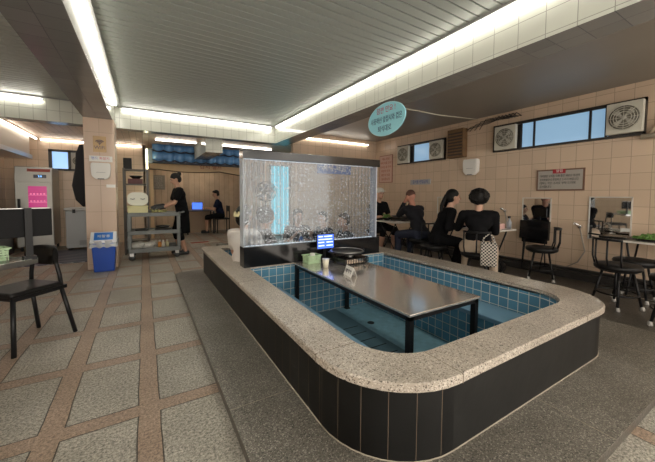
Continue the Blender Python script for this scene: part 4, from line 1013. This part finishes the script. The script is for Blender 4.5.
# table in the far half of the bath
tt2 = thing('dining_table', 'steel table in the far half of the foot bath behind the bubble wall', 'table', (2.02, 3.85, -.25))
tabletop(tt2, .62, .72, .67, .018, topm)
for sx in (-1, 1):
    for sy in (-1, 1): B('leg', BLACK, (sx*.28-.02, sx*.28+.02, sy*.33-.02, sy*.33+.02, 0, .655), parent=tt2)
t = thing('fruit_plate', 'plate of reddish food on the far bath table', 'plate', (1.82, 3.85, TZ)); L_('plate_body', WHITE, [(0, 0), (.08, 0), (.12, .015), (.08, .008), (0, .008)], parent=t)
bm = bmesh.new()
for k in range(14): ell(bm, (random.uniform(-.06, .06), random.uniform(-.06, .06), .025+random.uniform(0, .03)), .028, .022, .016, 8)
obj('food', bm, mat('red_food', (.55, .15, .08), .4, var=.4, bscale=20), t)
t = thing('water_bottle', 'blue capped bottle on the far bath table', 'bottle', (2.0, 4.1, TZ)); L_('bottle_body', mat('bottle_blue', (.05, .15, .5), .2), [(0, 0), (.035, 0), (.035, .13), (.012, .18), (0, .18)], parent=t, seg=16); L_('cap', WHITE, [(0, .18), (.014, .18), (.014, .2), (0, .2)], parent=t, seg=12)
t = thing('grill_pan', 'black grill pan on the far bath table among the bathers', 'pan', (2.05, 3.75, TZ)); L_('pan_body', MATS['cast_iron'], [(0, .0), (.1, 0), (.15, .03), (.145, .033), (.09, .01), (0, .01)], parent=t)
basket('pale green basket on the far bath table', (1.84, 4.1, TZ), .4)

# ---------------------------------------------------------------- people
SK = mat('skin', (.50, .29, .20), .5, var=.06, bscale=12); HAIR = mat('black_hair', (.007, .006, .0055), .55, bump=.6, bscale=70, spec=.25)
EYE = mat('eye_dark', (.02, .015, .012), .3); LIP = mat('lip', (.40, .14, .12), .5)
def remesh(name, bm, m, parent, vox, sm=4):
    me = bpy.data.meshes.new('t'); bmesh.ops.recalc_face_normals(bm, faces=bm.faces[:]); bm.to_mesh(me); bm.free()
    t_ = bpy.data.objects.new('tmp', me); C.objects.link(t_)
    a = t_.modifiers.new('r', 'REMESH'); a.mode = 'VOXEL'; a.voxel_size = vox; a.use_smooth_shade = True
    b_ = t_.modifiers.new('s', 'SMOOTH'); b_.iterations = sm; b_.factor = .5
    bpy.context.view_layer.update()
    me2 = bpy.data.meshes.new_from_object(t_.evaluated_get(bpy.context.evaluated_depsgraph_get())); bpy.data.objects.remove(t_)
    me2.materials.clear(); me2.materials.append(m)
    for p in me2.polygons: p.use_smooth = True
    o_ = bpy.data.objects.new(name, me2); C.objects.link(o_)
    if parent: o_.parent = parent
    return o_
def cap(bm, a, b_, ra, rb):
    a, b_ = Vector(a), Vector(b_); d = (b_-a)
    if d.length < 1e-4: return
    u = d.normalized(); N_ = 4
    pts = [a-u*ra*.9, a-u*ra*.6, a]+[a+d*k/3 for k in (1, 2)]+[b_, b_+u*rb*.6, b_+u*rb*.9]
    rad = [ra*.35, ra*.8, ra]+[ra+(rb-ra)*k/3 for k in (1, 2)]+[rb, rb*.8, rb*.35]
    tube(bm, pts, 1, 14, True, rad)
def ik(a, t_, l1, l2, pole):
    a, t_ = Vector(a), Vector(t_); d = t_-a; L0 = d.length
    if L0 > (l1+l2)*.999: t_ = a+d.normalized()*(l1+l2)*.999; d = t_-a; L0 = d.length
    x = (l1*l1-l2*l2+L0*L0)/(2*L0); h2 = max(0, l1*l1-x*x); u = d.normalized()
    p = Vector(pole); p = (p-u*p.dot(u)).normalized()
    return a+u*x+p*math.sqrt(h2), t_
def human(label, loc, yaw, hip, lean=5, side=0, wr=None, ank=None, hy=0, hp=0, shirt=None, sleeve='short', pants=None, plen=1, hair='short', shoes=None, s=1, skirt=False, build=1, apol=None, skin=None, headoff=(0, 0, 0), group=None, fingers=True, hipw=1, shirtlo=.02):
    e = thing('person', label, 'person', loc, yaw, group)
    sk = skin or SK
    P = Vector((0, 0, hip)); l_, sd = R(lean), R(side)
    up = Vector((math.sin(l_), math.sin(sd), math.cos(l_)*math.cos(sd))).normalized()
    lat = Vector((0, 1, -math.tan(sd)*.6)).normalized()
    waist = P+up*.17*s; chest = P+up*.36*s; nb = P+up*.50*s
    Sh = {k: nb-up*.045*s+lat*k*.175*s*build for k in (1, -1)}
    fw = Vector((1, 0, 0))
    hc = nb+up*.085*s+Vector((.02, 0, .095*s))+Vector(headoff)
    HM = Matrix.Translation(hc) @ Euler((0, R(hp), R(hy))).to_matrix().to_4x4()
    wr = wr or {1: (.35, .2, hip+.1), -1: (.35, -.2, hip+.1)}
    apol = apol or {1: (-.4, .5, -1), -1: (-.4, -.5, -1)}
    ank = ank or {1: (.42, .1, .09), -1: (.42, -.1, .09)}
    bm = bmesh.new()
    W = {}; E_ = {}; K = {}; A = {}; H = {k: P+lat*k*.09*s for k in (1, -1)}
    cap(bm, P-lat*.05*s, P+lat*.05*s, .105*s, .105*s)
    cap(bm, P, waist, .11*s, .10*s); cap(bm, waist-lat*.035, waist+lat*.035, .09*s, .09*s); cap(bm, waist, chest, .10*s, .105*s)
    cap(bm, chest-lat*.06*s, chest+lat*.06*s, .1*s, .1*s); cap(bm, Sh[1]*.85+Sh[-1]*.15, Sh[-1]*.85+Sh[1]*.15, .06*s, .06*s); cap(bm, nb-up*.06, hc-Vector((.01, 0, .03)), .055*s, .048*s)
    for k in (1, -1):
        E_[k], W[k] = ik(Sh[k], wr[k], .28*s, .245*s, apol[k])
        cap(bm, Sh[k], E_[k], .052*s, .038*s); cap(bm, E_[k], W[k], .038*s, .026*s)
        d = (W[k]-E_[k]).normalized(); si = d.cross(Vector((0, 0, 1))); si = si.normalized() if si.length > .1 else Vector((0, 1, 0)); dn = si.cross(d).normalized()
        if dn.z > 0: dn = -dn
        pc = W[k]+d*.05
        for q in (-.024, 0, .024): cap(bm, W[k]+d*.01+si*q*.7, W[k]+d*.085*s+si*q, .015, .014)
        if fingers:
            for q, (off, ln_) in enumerate(((-.032, .055), (-.011, .068), (.011, .072), (.032, .062))):
                a0 = W[k]+d*.085*s+si*off; a1 = a0+d*ln_*.5+dn*.008; a2 = a1+d*ln_*.3+dn*.03
                cap(bm, a0, a1, .009, .0085); cap(bm, a1, a2, .0085, .007)
            th = W[k]+d*.03-si*k*.03; t1 = th+d*.03-si*k*.03+dn*.01; cap(bm, th, t1, .012, .010); cap(bm, t1, t1+d*.03+dn*.012, .010, .008)
        K[k], A[k] = ik(H[k], ank[k], .42*s, .41*s, (1, .15*k, .6))
        cap(bm, H[k], K[k], .085*s, .055*s); cap(bm, K[k], K[k]*.6+A[k]*.4, .055*s, .056*s); cap(bm, K[k]*.6+A[k]*.4, A[k], .054*s, .035*s)
        f = A[k].copy(); f.z -= .045
        cap(bm, f-fw*.03, f+fw*.13*s, .036, .028)
        cap(bm, A[k], f, .035, .036)
    # head
    def hp_(x, y, z): return HM @ Vector((x*s, y*s, z*s))
    def hE(c, a, b_, c2, seg=18): ell(bm, (0, 0, 0), 1, 1, 1, seg, HM @ Matrix.Translation(Vector(c)*s) @ Matrix.Diagonal((a*s, b_*s, c2*s, 1)))
    hE((-.008, 0, .02), .096, .077, .098); hE((.02, 0, -.03), .07, .06, .08); hE((.055, 0, -.075), .03, .03, .025)
    cap(bm, hp_(.088, 0, .015), hp_(.108, 0, -.022), .009, .013)
    for k in (1, -1):
        hE((-.0, k*.077, -.005), .02, .012, .032, 8); hE((.07, k*.032, .028), .02, .028, .012, 8)
    body = remesh('body', bm, sk, e, .0085, 3)
    # face features
    bm = bmesh.new()
    for k in (1, -1): ell(bm, (0, 0, 0), 1, 1, 1, 10, HM @ Matrix.Translation(Vector((.083, k*.032, .008))*s) @ Matrix.Diagonal((.008, .014, .006, 1)))
    obj('eyes', bm, EYE, e)
    bm = bmesh.new(); ell(bm, (0, 0, 0), 1, 1, 1, 10, HM @ Matrix.Translation(Vector((.084, 0, -.05))*s) @ Matrix.Diagonal((.008, .022, .006, 1))); obj('mouth', bm, LIP, e)
    bm = bmesh.new()
    for k in (1, -1): cap(bm, HM @ Vector((.086, k*.018, .03)), HM @ Vector((.078, k*.05, .031)), .004, .003)
    obj('eyebrows', bm, HAIR, e)
    # hair
    bm = bmesh.new()
    def hh(c, a, b_, c2, seg=20): ell(bm, (0, 0, 0), 1, 1, 1, seg, HM @ Matrix.Translation(Vector(c)*s) @ Matrix.Diagonal((a*s, b_*s, c2*s, 1)))
    hm_ = HAIR
    if hair == 'short': hh((-.022, 0, .045), .095, .083, .09); hh((-.04, 0, .0), .07, .08, .08); hh((.03, 0, .09), .055, .06, .035)
    if hair == 'buzz': hh((-.02, 0, .035), .09, .08, .09); hm_ = mat('cropped_reddish_hair', (.10, .045, .03), .8)
    if hair == 'bun': hh((-.02, 0, .042), .1, .086, .095); hh((-.045, 0, -.0), .07, .083, .09); hh((-.11, 0, .075), .045, .05, .045)
    if hair == 'clip': hh((-.02, 0, .042), .102, .088, .095); hh((-.05, 0, -.03), .07, .085, .1); hh((-.1, 0, .02), .05, .06, .07)
    if hair == 'ponytail':
        hh((-.02, 0, .042), .1, .086, .095); hh((-.045, 0, -.0), .07, .083, .09)
        p0 = hp_(-.11, 0, .03); q0 = Vector((min(p0.x-.05, nb.x-.12), p0.y, p0.z-.15)); cap(bm, p0, q0, .03, .03); cap(bm, q0, q0+Vector((-.02, 0, -.2)), .03, .012)
    if hair == 'curly':
        random.seed(4); hh((-.025, 0, .035), .132, .132, .122)
        for k in range(60):
            v = Vector((random.gauss(0, 1), random.gauss(0, 1), random.gauss(0, 1))).normalized(); v.x = v.x*.8-.25
            hh((-.03+v.x*.115, v.y*.12, .035+v.z*.105), .022, .022, .022, 8)
    if hair == 'cap':
        hh((-.02, 0, .03), .09, .083, .08); 
    hsh = remesh('hair', bm, hm_, e, .009, 2)
    if hair == 'clip':
        bm = bmesh.new()
        for k in range(5): cap(bm, hp_(-.135, -.04+.02*k, .05), hp_(-.155, -.03+.015*k, .0), .009, .006)
        obj('hair_claw', bm, mat('cream_claw', (.7, .62, .35), .4), e)
    if hair == 'cap':
        bm = bmesh.new(); hh((-.005, 0, .065), .105, .09, .07); o_ = obj('cap', bm, mat('cap_white', (.6, .58, .52), .7), e)
        bm = bmesh.new(); hh((.1, 0, .06), .07, .07, .008); obj('cap_brim', bm, MATS['cap_white'], e)
    # clothes
    if shirt:
        bm = bmesh.new(); g = .018
        cap(bm, P-lat*.055*s+up*shirtlo, P+lat*.055*s+up*shirtlo, .115*s, .115*s); cap(bm, P+up*shirtlo, waist, .115*s+g*.4, .105*s+g)
        cap(bm, waist-lat*.045, waist+lat*.045, .098*s+g*.5, .098*s+g*.5); cap(bm, waist, chest, .108*s+g*.5, .11*s+g*.5)
        cap(bm, chest-lat*.065*s, chest+lat*.065*s, .1*s+g, .1*s+g); cap(bm, Sh[1]*.9+Sh[-1]*.1, Sh[-1]*.9+Sh[1]*.1, .064*s+g*.3, .064*s+g*.3)
        for k in (1, -1):
            if sleeve == 'short': cap(bm, Sh[k], Sh[k]*.35+E_[k]*.65, .06*s+g*.4, .052*s+g*.5)
            else: cap(bm, Sh[k], E_[k], .058*s+g*.5, .044*s+g*.5); cap(bm, E_[k], W[k]-(W[k]-E_[k])*.06, .044*s+g*.5, .032*s+g*.4)
        o_ = remesh('shirt', bm, shirt, e, .012, 4)
    if pants:
        bm = bmesh.new()
        cap(bm, P-lat*.055*s*hipw*1.2-up*.02, P+lat*.055*s*hipw*1.2-up*.02, .116*s*hipw, .116*s*hipw)
        for k in (1, -1):
            cap(bm, H[k]+lat*k*.03*(hipw-1)*4, K[k], .094*s*hipw, .068*s)
            if plen > .5: cap(bm, K[k], K[k]*(1-plen*.9)+A[k]*plen*.9, .066*s, .056*s)
            elif plen > 0: cap(bm, K[k], K[k]*(1-plen)+A[k]*plen, .068*s, .066*s)
        if skirt: cap(bm, (H[1]+H[-1])/2, (K[1]+K[-1])/2+Vector((0, 0, -.02)), .13*s, .13*s); cap(bm, K[1], K[-1], .085, .085)
        remesh('trousers' if not skirt else 'skirt', bm, pants, e, .012, 4)
    for k in (1, -1):
        if shoes:
            bm = bmesh.new(); f = A[k].copy(); f.z = A[k].z-.045
            cap(bm, f-fw*.035, f+fw*.14*s, .043, .036)
            for v in bm.verts: v.co.z = max(v.co.z, A[k].z-.088)
            obj('shoe', bm, shoes, e)
    return e
BK = mat('black_cotton', (.007, .007, .008), .85, spec=.1, bump=.2, bscale=12); NV = mat('navy_cotton', (.012, .017, .04), .85, spec=.1, bump=.2, bscale=12)
WHc = mat('white_cotton', (.62, .58, .54), .85, bump=.25, bscale=10); BG = mat('beige_cotton', (.45, .35, .26), .85, bump=.25, bscale=10)
SH = mat('black_shoe', (.02, .02, .022), .4); DG = mat('dark_grey_jacket', (.018, .018, .022), .7, spec=.1, bump=.2, bscale=12); DB = mat('dark_denim', (.012, .016, .035), .85, bump=.2, bscale=30)
# standing cook
c = human('person in black T-shirt, black skirt and gloves standing at the grey cart preparing food', (.66, 6.78, 0), R(188), .86, lean=10, wr={1: (.37, .06, .95), -1: (.36, -.1, .98)}, ank={1: (-.02, .09, .09), -1: (.03, -.1, .09)}, hp=25, shirt=BK, pants=BK, plen=.35, skirt=False, hair='bun', shoes=SH, s=.96)
bm = bmesh.new(); P_ = Vector((0, 0, .86)); cap(bm, P_, (0, 0, .7), .15, .17); cap(bm, (0, 0, .72), (0.0, 0, .5), .165, .165)
for v in bm.verts: v.co.z = max(v.co.z, .42)
bmesh.ops.delete(bm, geom=bm.verts[:], context='VERTS'); lathe(bm, [(0, .92), (.12, .92), (.15, .82), (.165, .62), (.17, .44), (.15, .44), (0, .7)], (.01, 0, 0), 24, .85, 1.0)
obj('skirt', bm, BK, c)
for k in (1, -1):
    ch_ = [(.25, .09, 1.0), (.25, -.1, 1.05)][0 if k > 0 else 1]
    bm = bmesh.new(); a_ = Vector((.33, .065 if k > 0 else -.105, .965 if k > 0 else .995)); cap(bm, a_, a_+Vector((.10, -.01*k, -.02)), .036, .04); cap(bm, a_+Vector((.10, -.01*k, -.02)), a_+Vector((.19, -.01*k, -.045)), .042, .03); obj('glove', bm, SH, c)
# man at back desk
human('person in dark navy shirt and shorts sitting at the back desk by the laptop', (2.1, 10.15, 0), R(170), .56, lean=12, hp=15, wr={1: (.42, .15, .8), -1: (.42, -.12, .8)}, shirt=NV, pants=BK, plen=.1, hair='short', shoes=SH)
# bathers
human('person in white T-shirt with cream hair claw at the left rim behind bubble wall', (1.02, 3.70, 0), R(35), .27, lean=2, wr={1: (.34, .15, .5), -1: (.34, -.15, .5)}, ank={1: (.42, .1, -.16), -1: (.42, -.1, -.16)}, shirt=WHc, pants=BG, hair='clip', hy=0)
human('curly-haired person in dark T-shirt sitting beside the one in white behind the bubble wall', (1.38, 4.12, 0), R(-5), .25, lean=8, wr={1: (.40, .12, .48), -1: (.40, -.15, .48)}, ank={1: (.42, .1, -.16), -1: (.42, -.1, -.16)}, shirt=DG, pants=DB, hair='curly', hy=-10, s=.95)
human('short-haired person in black at the right of the far bath table, nearest the bubble wall', (2.62, 3.74, 0), R(170), (.22), lean=8, wr={1: (.36, .12, .5), -1: (.36, -.15, .5)}, ank={1: (.42, .1, -.16), -1: (.42, -.1, -.16)}, shirt=BK, pants=DB, hair='short', s=.9)
human('person in dark blue top in the middle of the right bench of the far bath', (2.55, 4.32, 0), R(185), .22, lean=4, wr={1: (.36, .12, .5), -1: (.36, -.15, .5)}, ank={1: (.42, .1, -.16), -1: (.42, -.1, -.16)}, shirt=NV, pants=DB, hair='short', s=.9)
human('long-haired person in dark top at the back end of the far bath', (2.1, 4.5, 0), R(-92), .25, lean=8, wr={1: (.30, .12, .6), -1: (.30, -.15, .6)}, ank={1: (.4, .1, -.16), -1: (.4, -.1, -.16)}, shirt=DG, pants=DB, hair='ponytail', s=.92)
# diners on the right
human('person with big curly black hair, black top and beige trousers, back turned, on a stool', (3.77, 2.43, 0), R(30), .53, lean=9, wr={1: (.44, .24, .78), -1: (.40, -.10, .76)}, ank={1: (.22, .16, .12), -1: (.2, -.2, .12)}, shirt=BK, sleeve='long', pants=BG, plen=1, hair='curly', shoes=SH, build=1.12, s=.95, hipw=1.25, shirtlo=.14)
human('person with a black ponytail in black clothes leaning in beside the curly-haired diner', (3.86, 3.16, 0), R(-35), .56, lean=22, wr={1: (.46, .0, .78), -1: (.30, -.22, .80)}, ank={1: (.3, .1, .1), -1: (.3, -.1, .1)}, shirt=BK, sleeve='long', pants=BK, hair='ponytail', shoes=SH, s=.98)
human('person with cropped reddish hair, dark jacket, holding their head in both hands', (4.08, 3.68, 0), R(88), .56, lean=24, wr={1: (.33, .08, 1.08), -1: (.33, -.08, 1.08)}, apol={1: (.2, .25, -1), -1: (.2, -.25, -1)}, ank={1: (.42, .12, .1), -1: (.36, -.12, .1)}, shirt=DG, sleeve='long', pants=DB, hair='buzz', shoes=SH, hp=30, skin=mat('reddish_skin', (.48, .22, .15), .5))
human('person in pale cap and black T-shirt at the far table by the bubble wall', (4.3, 5.12, 0), R(-92), .57, lean=8, wr={1: (.36, .15, .78), -1: (.36, -.15, .78)}, ank={1: (.36, .15, .1), -1: (.3, -.12, .1)}, shirt=BK, pants=BK, plen=.2, hair='cap', shoes=SH)
def seat_stool(label, x, y, face, back):
    return stool(label, x, y, face, back)
seat_stool('black stool with bar back under the curly-haired diner', 3.77, 2.43, R(30), 2)
seat_stool('black stool under the diner with the ponytail', 3.76, 3.13, R(-38), False)
seat_stool('black stool with bar back under the person holding their head', 4.08, 3.66, R(88), True)
seat_stool('black stool under the person in the pale cap', 4.3, 5.14, R(-92), False)
# checked tote bag on the stool back
t = thing('tote_bag', 'black and white checked tote bag hanging from the stool back of the curly-haired diner', 'bag', (3.63, 2.19, .34), R(-65))
cm_, N, LL, bb = nt('checked_cloth'); v_ = coords(N, LL, 'xz'); ck = N.new('ShaderNodeTexChecker'); ck.inputs['Scale'].default_value = 50; ck.inputs[1].default_value = (.02, .02, .02, 1); ck.inputs[2].default_value = (.6, .55, .48, 1)
LL.new(v_, ck.inputs['Vector']); LL.new(ck.outputs[0], bb.inputs['Base Color']); bb.inputs['Roughness'].default_value = .8
bm = bmesh.new(); bx(bm, -.09, .09, -.035, .035, 0, .30, bev=.02)
obj('bag_body', bm, cm_, t)
bm = bmesh.new()
for yy in (-.03, .03): tube(bm, [(-.07, yy, .28), (-.05, yy*.5, .36), (0, 0, .40), (.05, yy*.5, .36), (.07, yy, .28)], .009, 6)
obj('strap', bm, cm_, t)
# dark bag at the right wall base
bm = bmesh.new(); ell(bm, (0, 0, .1), .2, .14, .11, 16)
for v in bm.verts: v.co.z = max(0, v.co.z)+.01*math.sin(v.co.x*40)*(v.co.z > .02)
o = obj('duffel_bag', bm, BLACKP, None, (4.75, 2.75, .0)); tag(o, 'black bag on the floor under the diners table near the wall', 'bag')

# ---------------------------------------------------------------- light and camera
w = bpy.data.worlds.new('World'); sc.world = w; w.use_nodes = True
w.node_tree.nodes['Background'].inputs[0].default_value = (1, .93, .84, 1); w.node_tree.nodes['Background'].inputs[1].default_value = 2.5
def fill_lamp(label, x, y, z, l, strength):  # added lamps, all out of view, that brighten the room
    e = thing('added_fill_lamp', label, 'light', (x, y, z))
    B('housing', WHITE, (-.06, .06, -l/2, l/2, 0, .04), parent=e)
    T('tube', mat('fill_lamp_tube', (1, 1, 1), emit=(1, .88, .72), estr=strength), [(0, -l/2+.03, -.02), (0, l/2-.03, -.02)], .02, e, 8)
fill_lamp('added unseen fill tube lamp under the right soffit behind the viewer', 4.6, -1.2, 2.64, 1.6, 22)  # lamp added behind the camera to light the right section
fill_lamp('added unseen fill tube lamp under the right soffit over the viewer side', 4.0, -2.2, 2.64, 1.2, 22)  # second lamp added out of view for the right section

fill_lamp('added unseen kitchen fill lamp behind the pale header board', 1.4, 10.2, 2.4, 1.2, 30)  # lamp added out of sight to brighten the wooden kitchen wall
cd = bpy.data.cameras.new('Camera'); cam = bpy.data.objects.new('Camera', cd); C.objects.link(cam); sc.camera = cam
F, CY = 306.2, 211.5; a, b_, c_ = R(30.93), R(-2.95), R(.35)
Fv = Vector((math.sin(a)*math.cos(b_), math.cos(a)*math.cos(b_), math.sin(b_))); Rv = Vector((math.cos(a), -math.sin(a), 0)); Uv = Rv.cross(Fv)
R2 = Rv*math.cos(c_)+Uv*math.sin(c_); U2 = -Rv*math.sin(c_)+Uv*math.cos(c_)
M = Matrix((R2, U2, -Fv)).transposed().to_4x4(); M.translation = Vector((0, 0, 1.2)); cam.matrix_world = M
cd.sensor_fit = 'HORIZONTAL'; cd.sensor_width = 36; cd.lens = 36*F/655
cd.shift_y = (CY-231)/655; cd.clip_start = .05; cd.clip_end = 60
sc.view_settings.view_transform = 'Standard'; sc.view_settings.look = 'None'; sc.view_settings.gamma = 1; sc.view_settings.use_curve_mapping = False
sc.view_settings.exposure = .58
sc.cycles.transparent_max_bounces = 40
